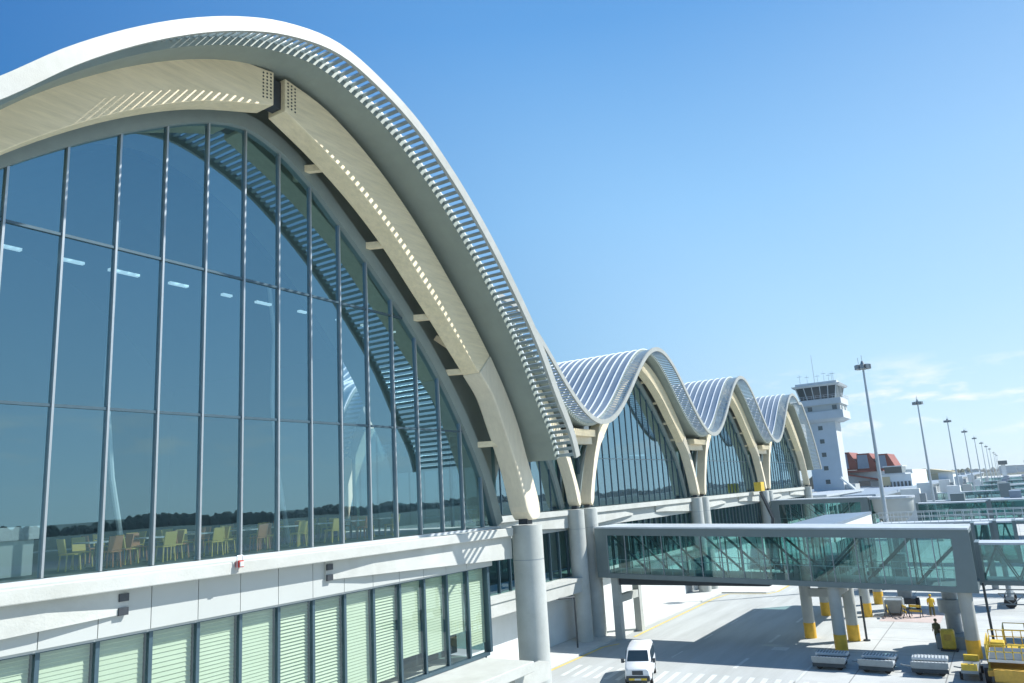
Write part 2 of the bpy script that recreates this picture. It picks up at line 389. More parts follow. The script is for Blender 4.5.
b = MB(); flat(b, [(73,6.6),(73,11.2),(80,11.2),(80,6.6)], .008); tag(b.build('red_ground_marking', 'pink', dz=0), kind='structure')

# far woods, one mass of clumps along the airfield's edge
def woods(name, pts, hgt, seed, n, depth=60):
    rnd = random.Random(seed); b = MB()
    for k in range(n):
        t = rnd.random()*(len(pts)-1); i = int(t); f = t-i
        x = pts[i][0]*(1-f)+pts[i+1][0]*f+rnd.uniform(-depth,depth)*.5; y = pts[i][1]*(1-f)+pts[i+1][1]*f+rnd.uniform(-depth,depth)*.5
        h = hgt*rnd.uniform(.45,1.3)*(.8+.25*math.sin(x*.011)*math.sin(x*.031+1)); r = h*rnd.uniform(.25,.6)
        q = len(b.v); m_ = 8
        for (rr, zz) in ((.7,0),(1,.35),(.85,.7),(.4,.93)):
            for j in range(m_):
                a = 2*math.pi*j/m_; e = rnd.uniform(.8,1.2); b.v.append((x+r*rr*e*math.cos(a), y+r*rr*e*math.sin(a), h*zz*rnd.uniform(.92,1.08)))
        b.v.append((x, y, h))
        for s_ in range(3):
            for j in range(m_): b.f.append((q+s_*m_+j, q+s_*m_+(j+1)%m_, q+(s_+1)*m_+(j+1)%m_, q+(s_+1)*m_+j))
        for j in range(m_): b.f.append((q+3*m_+j, q+3*m_+(j+1)%m_, q+4*m_))
    o = b.build(name, 'leaf', dz=0); tag(o, 'dark belt of trees along the far edge of the airfield', 'woods', kind='stuff'); return o
woods('distant_woods', [(-600,-650),(400,-760),(1400,-820),(3200,-700),(3800,-100)], 13, 3, 4200)
w2 = woods('distant_woods', [(900,120),(1800,200),(3600,60)], 13, 5, 420, 200); w2['label'] = 'low dark belt of trees on the horizon behind the far terminal roofs'

# ------------------------------------------------------------------ roof and arch profiles (relative to the bay centre, z relative to the eye)
ABS_N = [(.9,1.7),(1.5,3.2),(2.5,5.1),(4.3,7.3),(6.77,9.61),(8.1,10.99),(9.71,12.38),(11.64,13.74),(12.75,14.38),(14.63,15.2),(16.99,15.66),(19.23,15.23),(21.1,14.5),(23.16,13.2),(25.4,11.37),(27.5,9.23),(29.4,6.96),(30.76,4.76),(32.17,2.47),(32.4,1.75)]
NX = 16.6
PN = [(x-NX, z) for x, z in ABS_N]
def cosz(x): return 10.32-4.18*math.cos(2*math.pi*(x+15)/30)
TOP = [(0.25,15.08),(2.1,14.75),(3.6,14.12),(4.95,13.35),(7.3,11.6),(9.35,9.68),(11.0,8.0),(12.3,6.5)]
BOT = [(0.25,13.82),(1.8,13.15),(2.9,12.6),(5.9,10.62),(7.7,9.01),(9.1,7.75),(10.4,6.5),(11.36,5.6)]
LTOP = [(12.3,6.5),(13.4,5.0),(14.35,3.4),(15.0,1.8),(15.55,.5),(15.85,-.4),(15.85,-.95),(15.5,-1.12)]
LBOT = [(11.36,5.6),(12.35,4.6),(13.0,3.4),(13.7,2.0),(14.15,1.0),(14.5,0),(14.75,-.75),(15.1,-1.12)]
GTOP = [(0,13.42),(1.1,13.2),(2.8,12.35),(4.3,11.22),(7.2,8.83),(10.2,5.8),(12.35,2.95),(13.6,.8),(14.4,-1.3)]

GTOPL = [(0,13.42),(1.6,13.04),(3.1,12.3),(4.6,11.43),(6.1,10.44),(9.0,8.1),(11.6,5.3),(13.2,2.6),(14.4,-1.3)]
BOTL = [(.25,13.82),(3.05,12.76),(5.2,11.55),(6.7,10.5),(8.5,9.0),(10.0,7.5),(11.3,5.9)]
def roof_bay(parent, cx, P, yedge, yback, slat_w=1.25, ribs=True, brim=None):
    n = 90
    top = [(cx+x, z) for x, z in interp(P, n)]
    und = offset(top, .42); yin = yedge+slat_w
    sh = MB().ribbon(offset(top, .03), und, yin, yback).build('roof_shell', 'soffit', parent)
    tp = MB().ribbon(top, offset(top, .028), yin+.01, yback-.01).build('roof_sheet', 'roof', parent)
    ys, k = (yedge, 1.0) if brim is None else (brim, brim/yedge)      # a brim reaches farther out and dips a little
    ft = [(x*k, z*k) for x, z in top]
    MB().ribbon(ft, offset(ft, .42*k), ys, ys+.14).build('fascia', 'fascia', parent)
    b = MB(); L = 0; st = .30; nxt = .15
    for i in range(n-1):
        a = Vector(top[i]); c = Vector(top[i+1]); d = (c-a).length
        while nxt <= L+d:
            t = (nxt-L)/d; p = a+(c-a)*t; u = (c-a).normalized(); w = Vector((u.y, -u.x))
            p = p+w*.17; hw = u*.072; hh = w*.03; 
            q = [p-hw-hh, p+hw-hh, p+hw+hh, p-hw+hh]
            b.hexa([(v.x, yin-.005, v.y) for v in q]+[(v.x*k, ys+.14, v.y*k) for v in q])
            nxt += st
        L += d
    b.build('louvre_slats', 'slat', parent)
    if ribs:
        b = MB(); y = yin+.02
        while y < yback-.3:
            b.ribbon(offset(top,-.07), offset(top,-.002), y, y+.10); y += .85
        b.build('roof_seams', 'rib', parent)
    return top
def strip(t0, t1, n=30): return interp(t0, n), interp(t1, n)
def arch(parent, cx, y0, y1, zs=1.0, lift=0, bolts=False, sides=(1,-1), xs=1.0):
    ox = .2 if xs == 1 else 0
    sc = lambda C, s: [(cx-ox+s*x*xs, (z*zs if z > 5 else z*(1+(zs-1)*max(0, z)/5))+lift) for x, z in C]
    for s in sides:
        a, c = strip(sc(TOP,s), sc(BOT,s))
        if s < 0 and xs == 1: a, c = strip(sc(TOP,s), sc(BOTL,s))
        MB().ribbon(a, c, y0, y1).build('glulam_arch', 'wood', parent, bevel=.03)
        lt = LTOP if xs == 1 else [(x-.42*min(1,max(0,(x-12.3)/1.5)), z) for x, z in LTOP]
        lb = LBOT if xs == 1 else [(x+.1*min(1,max(0,(x-11.4)/1.5)), z) for x, z in LBOT]
        a, c = strip(sc(lt,s), sc(lb,s)); MB().ribbon(a, c, y0-.05, y1+.05).build('arch_leg', 'woodleg', parent, bevel=.06)
        # steel foot
        fx = cx-ox+s*15.25*xs
        MB().box(fx-.22, fx+.22, y0+.2, y1-.2, -1.32, -1.06).build('foot_plate', 'steel', parent)
    MB().box(cx-.46, cx+.06, y0+.22, y1-.22, 13.95*zs, 15.0*zs).build('crest_plate', 'steel', parent)
    if bolts:
        for s in (1,-1):
            b = MB()
            for i in range(8):
                for j in range(3):
                    x = cx-.2+s*(.38+.16*j); z = 14.03+i*.13-(.04*j)
                    b.tube((x, y0-.012, z), (x, y0+.02, z), .035, n=8)
            b.build('bolt', 'bolt', parent)
def glass_top(cx, zs, q=1.0):
    xs_ = 1 if zs == 1 else .93
    lf = GTOPL if zs == 1 else GTOP
    gt = [(cx-.4-x*xs_, z*(zs if z > 3 else 1)) for x, z in reversed(lf)]+[(cx-.4+x*xs_, z*(zs if z > 3 else 1)) for x, z in GTOP[1:]]
    return interp([(x*q, z*q) for x, z in gt], 81)
def glass_wall(parent, cx, yg, zs, mats='glassF', q=1.0):
    gts = glass_top(cx, zs, q)
    def gz(x):
        for (p, r) in zip(gts, gts[1:]):
            if p[0] <= x <= r[0]: return p[1]+(r[1]-p[1])*(x-p[0])/max(1e-6, r[0]-p[0])
        return -1.3*q
    b = MB(); b.v = [(x, yg, z) for x, z in gts]; b.f = [tuple(range(len(gts)))]
    b.build('glass_wall', mats, parent)
    MB().ribbon(offset(gts,-.55), offset(gts,.02), yg-.22, yg+.25).build('arch_frame', 'frame', parent)
    return gz
def mullions(parent, x0, x1, sp, yg, gz, zb, w=.09, d=.17, name='mullion', m='mull'):
    b = MB(); x = x0
    while x <= x1:
        z = gz(x)
        if z > zb+.25: b.box(x-w/2, x+w/2, yg-d, yg+.12, zb, z)
        x += sp
    b.build(name, m, parent)
def transoms(parent, zl, yg, gz, xa, xb, m='mulldark'):
    b = MB()
    for z in zl:
        xs = [x for x in [xa+i*.1 for i in range(int((xb-xa)/.1)+1)] if gz(x) > z]
        if xs: b.box(xs[0], xs[-1], yg-.06, yg+.08, z-.04, z+.04)
    b.build('transom', m, parent)

# ------------------------------------------------------------------ near terminal hall
T = thing('terminal_hall', 'nearest terminal hall with tall vaulted glass front, curved timber arch and slatted roof edge', 'terminal building', (16, 26, 0))
roof_bay(T, NX, PN, 17.0, 28.6, slat_w=1.15, brim=16.3)
arch(T, NX, 19.4, 20.3, bolts=True)
YG = 21.1; Q = YG/21.0
gz = glass_wall(T, NX, YG, 1.0, 'glassN', Q)
mullions(T, 1.2*Q, 31.2, 1.5*Q, YG, gz, -1.3*Q, w=.06, d=.10)
transoms(T, (3.1*Q, 7.86*Q), YG, gz, 2, 31.2)
# clerestory between frame and roof
topN = [(NX+x, z) for x, z in interp(PN, 81)]; lowN = [(x, z+.5) for x, z in glass_top(NX, 1.0, Q)]
MB().ribbon(offset(topN,.40), lowN, YG+.3, YG+.45).build('clerestory_panel', 'soffit', T)
# glass base rail, dark return at the far end
MB().box(-4, 31.2, YG-.1, YG+.1, -1.43, -1.33).build('base_rail', 'rail', T)
b = MB(); b.v = [(31.3,YG+.1,-1.3),(31.3,30.8,-1.3),(31.3,30.8,4.2),(31.3,YG+.1,4.2)]; b.f = [(0,1,2,3)]; b.build('side_glass', 'glassF', T)
b = MB()
for y in (22.0, 23.9, 25.9, 27.8, 29.6, 30.7): b.box(31.2, 31.35, y, y+.1, -1.3, 4.1)
b.build('side_mullion', 'mulldark', T)
# struts from arch to frame
def at_curve(C, x):
    for p, r in zip(C, C[1:]):
        if p[0] <= x <= r[0]: return p[1]+(r[1]-p[1])*(x-p[0])/(r[0]-p[0])
    return C[-1][1]
ALLB = BOT+LBOT[1:]
for (x, dz) in ((3.0,0),(6.3,0),(9.2,0),(10.9,1.0),(11.5,0),(13.6,0)):
    z = at_curve(ALLB, x)+.32
    MB().beam((NX-.2+x+.1,19.9,z),(NX-.2+x-.5,21.05,z+dz), .22, .26).build('strut', 'wood', T)
# floor slab edge, tapered beams and cladding
MB().box(-30, 31.0, 20.15, 22.1, -1.80, -1.43).build('slab_edge', 'conc', T, bevel=.03)
MB().box(-30, 31.2, 22.1, 44, -1.8, -1.36).build('floor_slab', 'floor', T)
b = MB()
for i in range(-18, 20):
    if 1.18+(i+1)*1.482 < 30: b.box(1.18+i*1.482+.012, 1.18+(i+1)*1.482-.012, 20.66, 20.72, -2.98, -1.80)
b.box(-28, 29.9, 20.715, 20.9, -3.05, -1.8)
b.build('cladding_panel', 'panel', T)
def tbeam(x_end, x_col, par, y0=20.42, ztop=-1.81, yb=20.655):
    s = 1 if x_end > x_col else -1; xk = x_end-s*2.2
    b = MB()
    b.hexa([(x_col,y0,-2.86),(xk,y0,-2.52),(xk,yb,-2.52),(x_col,yb,-2.86),(x_col,y0,ztop),(xk,y0,ztop),(xk,yb,ztop),(x_col,yb,ztop)])
    b.hexa([(xk,y0,-2.52),(x_end,y0+.17,-2.46),(x_end,yb,-2.46),(xk,yb,-2.52),(xk,y0,ztop),(x_end,y0+.17,ztop),(x_end,yb,ztop),(xk,yb,ztop)])
    b.build('tapered_beam', 'conc', par)
    b = MB()
    for z in (-2.0, -2.36): b.box(min(x_end,x_end-s*.28)+.005, max(x_end,x_end-s*.28)-.005, y0+.1, y0+.172, z-.13, z+.07)
    b.build('anchor_plate', 'steel', par)
tbeam(12.3, 2.0, T); tbeam(19.5, 31.2, T); tbeam(-8.3, 2.0, T)
def column(par, x, y, r, zt, zb, flare=0, m='conccol'):
    b = MB().lathe([(r*1.0,zb),(r,zb+.5),(r,zt-.02)], x, y, 28); cc = b.build('column', m, par, smooth=True)
    b = MB().lathe([(r+.004,zt-1.62),(r+.004,zt-1.585)], x, y, 28); b.build('joint_line', 'midgrey', cc)
column(T, 31.9, 19.95, .74, -1.35, -EYE); column(T, 1.6, 19.95, .74, -1.35, -EYE)
# lower storey with blinds
b = MB(); b.v = [(-28,20.95,-6.75),(29.75,20.95,-6.75),(29.75,20.95,-3.1),(-28,20.95,-3.1)]; b.f = [(0,1,2,3)]; b.build('lower_glass', 'glassL', T)
b = MB(); b.v = [(29.76,20.95,-6.75),(29.76,31,-6.75),(29.76,31,-3.1),(29.76,20.95,-3.1)]; b.f = [(0,1,2,3)]; b.build('lower_side_glass', 'glassB', T)
b = MB(); x = -27.3
while x < 29.8: b.box(x-.055, x+.055, 20.88, 21.1, -6.78, -3.06); x += 1.5
b.box(29.62, 29.8, 20.83, 21.05, -6.78, -3.05); b.box(-28, 29.6, 20.87, 21.1, -3.1, -3.02); b.box(-28, 29.6, 20.85, 21.1, -6.9, -6.76)
b.build('lower_mullion', 'mulldark', T)
k = 0; x = -27.3
rndb = random.Random(4)
while x < 29.6:
    raised = {23.7: -5.9, 25.2: -6.1, 26.7: -5.6, 28.2: -6.3}.get(round(x,1), -6.72 if (k % 3) else -6.45)
    amp = rndb.choice((.008,.011,.013,.03)); per = rndb.choice((.105,.11,.11,.13))
    b = MB(); A = []; z = -3.12
    while z > raised: A.append((21.1+amp, z)); A.append((21.1-amp, z-per*.8)); z -= per
    n = len(A); q = len(b.v)
    for (y, zz) in A: b.v += [(x+.09, y, zz), (x+1.41, y, zz)]
    for i in range(n-1): b.f.append((2*i, 2*i+1, 2*i+3, 2*i+2))
    b.build('blind', 'blind', T); x += 1.5; k += 1
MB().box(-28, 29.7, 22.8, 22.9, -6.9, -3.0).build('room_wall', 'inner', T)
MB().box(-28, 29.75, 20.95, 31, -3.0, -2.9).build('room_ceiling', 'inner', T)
MB().box(-28, 29.2, 18.3, 31, -7.35, -6.92).build('lower_slab', 'conc', T, bevel=.03)
MB().box(28.3, 31.2, 18.75, 19.3, -8.1, -7.36).build('lower_beam', 'conc', T)
MB().box(-28, 29.3, 23, 31, -EYE, -7.36).build('ground_wall', 'wallw', T)
# downpipe on the corner
b = MB().tube((30.3,21.6,-2.9),(30.3,21.6,-10.5),.06,n=8)
for z in (-4.6,-6.2,-8.2): b.box(29.8,30.4,21.5,21.7,z-.05,z+.05)
b.build('downpipe', 'steel', T)
# interior: back wall, ceiling masts
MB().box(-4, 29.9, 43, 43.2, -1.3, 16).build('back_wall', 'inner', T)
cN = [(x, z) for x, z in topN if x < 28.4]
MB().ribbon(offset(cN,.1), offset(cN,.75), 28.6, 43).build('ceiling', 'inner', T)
MB().box(28.0, 28.4, 28.55, 43, -1.3, 8.4).build('inner_side_wall', 'inner', T)
for (x0, y0, x1, y1, zt) in ((13.8,24.9,13.5,25.0,10.4),(21.3,25.6,20.6,25.6,9.6)):
    b = MB(); pts = [(x0+.9,y0,-1.3),(x0+.35,y0,1.4),(x0,y0,4.5),(x0+.1,y0,7.5),(x1+.5,y1,zt)]
    for a, c in zip(pts, pts[1:]): b.tube(a, c, .09, n=8)
    b.build('interior_mast', 'white', T)
for i in range(11):
    MB().box(7.0+i*1.9+.2*(i%3), 8.3+i*1.9-.1*i, 23.0, 23.15, 7.84, 7.92).build('ceiling_lamp', 'lamplit', T)
# lamp on the slab edge
t = thing('floodlight', 'small red and white floodlight sitting on the nearest concrete slab edge', 'floodlight', (15.5, 20.2, EYE-1.42))
MB().box(15.40,15.58,19.98,20.13,-1.60,-1.40).build('housing', 'redp', t)
MB().box(15.43,15.55,19.94,19.98,-1.57,-1.43).build('lens', 'white', t)
b = MB().tube((15.39,20.05,-1.62),(15.39,20.05,-1.26),.014,n=6).tube((15.59,20.05,-1.62),(15.59,20.05,-1.26),.014,n=6).tube((15.39,20.05,-1.26),(15.59,20.05,-1.26),.014,n=6).box(15.45,15.53,20.05,20.2,-1.5,-1.46)
b.build('bracket', 'rail', t)

# ------------------------------------------------------------------ the long wave-roofed terminal
W = thing('wave_terminal', 'long white terminal with a row of wave-shaped vaulted roofs running to the control tower', 'terminal building', (104, 35, 0))
bays = [44.6, 74.6, 104.6, 134.6]
for i, cx in enumerate(bays):
    pr = [(x*1.0, cosz(x)) for x in [-15+k*.75 for k in range(41)]]
    if i == 0: pr = [(-15.6,2.6),(-15,4.0),(-13.5,6.6)]+[(x, z) for x, z in pr if x > -11]
    if i == 3: pr = [(x, z) for x, z in pr if x < 4]+[(5.6,13.35),(8.0,11.6),(10.6,9.2),(12.6,6.8),(14.2,4.4),(15.6,1.8)]
    roof_bay(W, cx, pr, 28.85, 62, slat_w=1.45)
    arch(W, cx, 31.1, 32.0, zs=.90, xs=.91)
    g = glass_wall(W, cx, 32.6, .9)
    mullions(W, cx-13.9, cx+14, 1.5, 32.6, g, -1.3, w=.06, d=.07, m='mulldark')
    transoms(W, (3.1,), 32.6, g, cx-14, cx+14)
    tt = [(cx+x, z) for x, z in interp(pr, 60)]; lo = [(x, z+.45) for x, z in glass_top(cx, .9)]; tt = [(cx+x, z) for x, z in interp(pr, 81)]
    MB().ribbon(offset(tt,.42), lo, 32.9, 33.05).build('clerestory_panel', 'soffit', W)
    for s in (1,-1):
        for (x, z) in ((3.2,0),(6.5,0),(9.2,0),(11.3,0)):
            MB().beam((cx+s*x*.91,31.6,at_curve(ALLB,x)*.9+.3),(cx+s*(x*.91-.2),32.7,at_curve(ALLB,x)*.9+.3),.2,.24).build('strut', 'wood', W)
for vx in (59.6, 89.6, 119.6):
    # tie block between the arches at each valley
    MB().box(vx-3.0, vx+2.4, 31.25, 31.95, 4.25, 4.85).build('valley_tie', 'woodleg', W)
    MB().box(vx-2.2, vx+1.9, 30.6, 32.9, 4.86, 5.45).build('valley_block', 'wood', W)
    # valley glass between the legs
    b = MB(); b.v = [(vx-3.2,32.62,-1.3),(vx+3.2,32.62,-1.3),(vx+3.2,32.62,4.6),(vx-3.2,32.62,4.6)]; b.f = [(0,1,2,3)]; b.build('valley_glass', 'glassB', W)
    b = MB()
    for dx in (-1.8,-.6,.6,1.8): b.box(vx+dx-.05, vx+dx+.05, 32.4, 32.7, -1.3, 4.5)
    b.build('valley_mullion', 'mulldark', W)
MB().box(29.9, 151.5, 31.75, 33, -1.80, -1.38).build('slab_edge', 'conc', W)
MB().box(31, 150.5, 33, 58, -1.8, -1.33).build('floor_slab', 'floor', W)
MB().box(31, 150, 57, 57.3, -1.3, 6).build('back_wall', 'inner', W)
MB().box(150, 150.3, 32.9, 57, -EYE, 6).build('end_wall', 'panel', W)
for vx in (29.6, 59.6, 89.6, 119.6, 149.6):
    for s in (-1, 1):
        if vx == 29.6 and s == -1 or vx == 149.6 and s == 1: continue
        x0 = vx+s*12.0; xe = vx+s*1.0; xk = vx+s*9.8
        b = MB(); y0 = 31.95; yb = 32.3
        b.hexa([(xe,y0,-2.9),(xk,y0,-2.5),(xk,yb,-2.5),(xe,yb,-2.9),(xe,y0,-1.81),(xk,y0,-1.81),(xk,yb,-1.81),(xe,yb,-1.81)])
        b.hexa([(xk,y0,-2.5),(x0,y0+.2,-2.46),(x0,yb,-2.46),(xk,yb,-2.5),(xk,y0,-1.81),(x0,y0+.2,-1.81),(x0,yb,-1.81),(xk,yb,-1.81)])
        b.build('tapered_beam', 'conc', W)
        if vx > 55: column(W, vx+s*1.25, 31.5, .72, -1.36, -EYE)
MB().box(30.2, 150, 32.31, 32.5, -3.05, -1.8).build('cladding_panel', 'panel', W)
b = MB(); b.v = [(30.2,32.4,-6.8),(150,32.4,-6.8),(150,32.4,-3.05),(30.2,32.4,-3.05)]; b.f = [(0,1,2,3)]; b.build('lower_glass', 'glassB', W)
b = MB(); x = 31
while x < 150: b.box(x-.05, x+.05, 32.25, 32.5, -6.8, -3.05); x += 1.5
b.build('lower_mullion', 'mulldark', W)
MB().box(30.2, 150, 36, 36.2, -6.8, -3).build('lower_back_wall', 'inner', W)
MB().box(30.2, 58.9, 31.0, 33, -7.1, -6.85).build('lower_slab', 'conc', W)
MB().box(30.2, 58.6, 31.1, 31.5, -8.0, -7.1).build('lower_beam', 'conc', W)
MB().box(60.4, 150, 32.0, 36, -7.2, -6.85).build('lower_slab', 'conc', W)
b = MB().box(29.4, 86.5, 33.05, 33.3, -EYE, -7.2).box(86.5, 150, 33.05, 33.3, -EYE+2.4, -7.2).box(88.6, 90.4, 33.05, 33.3, -EYE, -EYE+2.4).box(92, 150, 33.05, 33.3, -EYE, -EYE+2.4)
b.build('ground_wall', 'wallw', W)
b = MB().box(86.4,88.7,32.95,33.1,-EYE,-EYE+2.5).box(90.3,92.1,32.95,33.1,-EYE,-EYE+2.5); b.build('service_door', 'midgrey', W)
# pipes and drainage on the column pair
b = MB().tube((55.4,30.6,-8.1),(55.4,30.6,-11.9),.07,n=8).tube((55.4,30.6,-8.1),(53.6,31.2,-8.0),.07,n=8); b.build('downpipe', 'steel', W)
MB().box(60.2,61.2,31.05,31.9,5.45,6.1).build('gutter_outlet', 'rail', W)

# ------------------------------------------------------------------ passenger bridges
def bridge(name, label, X0, X1, YL, YR, ztL, hgt, drop, panel=1.62, detail=True, slant=.04):
    t = thing(name, label, 'passenger bridge', ((X0+X1)/2, (YL+YR)/2, 0))
    zt = lambda y: ztL-drop*(YL-y)/(YL-YR)
    def span(b, xa, xb, ya, yb, dz0, dz1):   # slab that follows the bridge's slope (ya > yb)
        return b.hexa([(xa,yb,zt(yb)+dz0),(xb,yb,zt(yb)+dz0),(xb,ya,zt(ya)+dz0),(xa,ya,zt(ya)+dz0),(xa,yb,zt(yb)+dz1),(xb,yb,zt(yb)+dz1),(xb,ya,zt(ya)+dz1),(xa,ya,zt(ya)+dz1)])
    span(MB(), X0-.1, X1+.1, YL, YR, -.04, .08).build('roof', 'bridgeroof', t)
    b = span(MB(), X0, X0+.12, YL, YR, -.62, -.045); span(b, X1-.12, X1, YL, YR, -.62, -.045); span(b, X0+.12, X1-.12, YL, YR, -.3, -.045)
    b.build('roof_beam', 'grey', t)
    b = span(MB(), X0, X1, YL, YR, -hgt, -hgt+.38); b.build('floor', 'grey', t)
    b = MB()
    for xx in (X0, X1):
        s = 1 if xx == X0 else -1
        span(b, min(xx+s*.02, xx+s*.14), max(xx+s*.02, xx+s*.14), YL, YL-1.1, -hgt+.38, -.62)
        y = YR; z = zt(YR)
        x_a, x_b = sorted((xx+s*.003, xx+s*.16))
        b.hexa([(x_a,y-slant,z-hgt-.002),(x_b,y-slant,z-hgt-.002),(x_b,y+1.2,z-hgt+.38),(x_a,y+1.2,z-hgt+.38),(x_a,y-.02,z-.05),(x_b,y-.02,z-.05),(x_b,y+1.02,z-.6),(x_a,y+1.02,z-.6)])
    b.build('end_frame', 'grey', t)
    b = MB()
    for xx in (X0+.07, X1-.07):
        n = len(b.v); b.v += [(xx,YL-1.1,zt(YL)-hgt+.38),(xx,YR+1.2,zt(YR)-hgt+.38),(xx,YR+1.02,zt(YR)-.62),(xx,YL-1.1,zt(YL)-.62)]; b.f.append((n,n+1,n+2,n+3))
    b.build('side_glass', 'glassB', t)
    b = MB(); y = YL-1.1; k = 0
    while y > YR+1.3:
        for xx in (X0, X1-.1): b.box(xx-.01 if xx == X0 else xx, xx+.1 if xx == X0 else xx+.11, y-.03, y+.03, zt(y)-hgt+.38, zt(y)-.62)
        y -= panel; k += 1
    b.build('mullion', 'midgrey', t)
    b = MB(); y = YL-1.4; ym = (YL*.42+YR*.58)
    while y > YR+3:
        for xx in (X0+.35, X1-.35):
            if y > ym: b.beam((xx,y,zt(y)-.6),(xx,y-3.24,zt(y)-hgt+.4),.12,.16)
            else: b.beam((xx,y,zt(y)-hgt+.4),(xx,y-3.24,zt(y)-.6),.12,.16)
            b.beam((xx,y,zt(y)-hgt+.4),(xx,y,zt(y)-.6),.1,.1)
        y -= 3.24
    b.build('truss', 'truss', t)
    b = MB()
    for xx in (X0+.25, X1-.25):
        b.beam((xx,YL-1,zt(YL)-hgt+1.45),(xx,YR+1,zt(YR)-hgt+1.45),.05,.05)
        y = YL-1.2
        while y > YR+1: b.tube((xx,y,zt(y)-hgt+.38),(xx,y,zt(y)-hgt+1.45),.02,n=6); y -= .9
    b.build('handrail', 'rail', t)
    return t, zt
B1, zt1 = bridge('passenger_bridge', 'nearest glazed passenger bridge spanning the service road on yellow-footed columns', 59.6, 64.0, 30.5, 2.9, -3.0, 4.08, .88)
MB().box(60.3, 63.3, 16.5, 29.6, -7.75, -7.14).build('floor_duct', 'dark', B1)
b = MB().box(60.0,60.65,28.9,29.5,-EYE,-7.15).box(64.1,64.7,28.9,29.5,-EYE,-7.2); b.build('square_column', 'conccol', B1)
b = MB().hexa([(60.2,28.95,-9.2),(64.2,28.95,-9.2),(64.2,29.45,-9.2),(60.2,29.45,-9.2),(60.2,28.95,-8.6),(64.2,28.95,-8.6),(64.2,29.45,-8.6),(60.2,29.45,-8.6)]); b.build('cross_beam', 'conccol', B1)
def ycol(par, x, y, r, zt, band=1.15, h=1.7):
    cc = MB().lathe([(r,-EYE),(r,-EYE+band),(r,zt)], x, y, 24).build('column', 'conccol', par, smooth=True)
    MB().lathe([(r+.012,-EYE),(r+.012,-EYE+band)], x, y, 24).build('painted_band', 'yellow', cc, smooth=True)
for (x, y) in ((64.6,14.95),(60.3,11.95),(64.3,11.75),(60.3,3.75)): ycol(B1, x, y, .43, -7.4-(.35 if y < 5 else 0))
MB().box(64.35,64.75,12.1,14.6,-9.0,-8.4).build('cross_beam', 'conccol', B1)
MB().box(60.65,63.9,11.6,12.1,-8.4,-7.75).build('cross_beam', 'conccol', B1)
# side corridor that leaves the first bridge along the road
t = thing('side_corridor', 'glazed side corridor behind the nearest bridge with grey sloping roof and white gable wall', 'corridor', (73, 14, 0))
MB().prism([(12.0,-3.5),(16.3,-3.65),(16.3,-3.85),(12.0,-3.72)], 64.2, 83.4, 'x').build('roof', 'panelblue', t)
MB().box(64.2,83.4,12.05,12.2,-4.9,-3.73).build('white_parapet', 'wallw', t)
b = MB(); 
for y in (12.12,16.2):
    n = len(b.v); b.v += [(64.2,y,-7.4),(83.4,y,-7.4),(83.4,y,-3.9 if y > 13 else -4.9),(64.2,y,-3.9 if y > 13 else -4.9)]; b.f.append((n,n+1,n+2,n+3))
b.build('side_glass', 'glassB', t)
MB().box(64.2,83.4,12.05,16.25,-7.8,-7.4).build('floor', 'grey', t)
b = MB()
for i in range(13): b.box(64.3+i*1.55,64.4+i*1.55,12.0,12.1,-7.4,-4.9).box(64.3+i*1.55,64.4+i*1.55,16.22,16.3,-7.4,-3.9)
b.build('mullion', 'midgrey', t)
for (x, y) in ((75.2,12.4),(82.6,12.4),(75.2,15.8)): ycol(t, x, y, .43, -7.8)
MB().box(75.0,75.4,12.8,15.4,-9.0,-8.3).build('cross_beam', 'conccol', t)
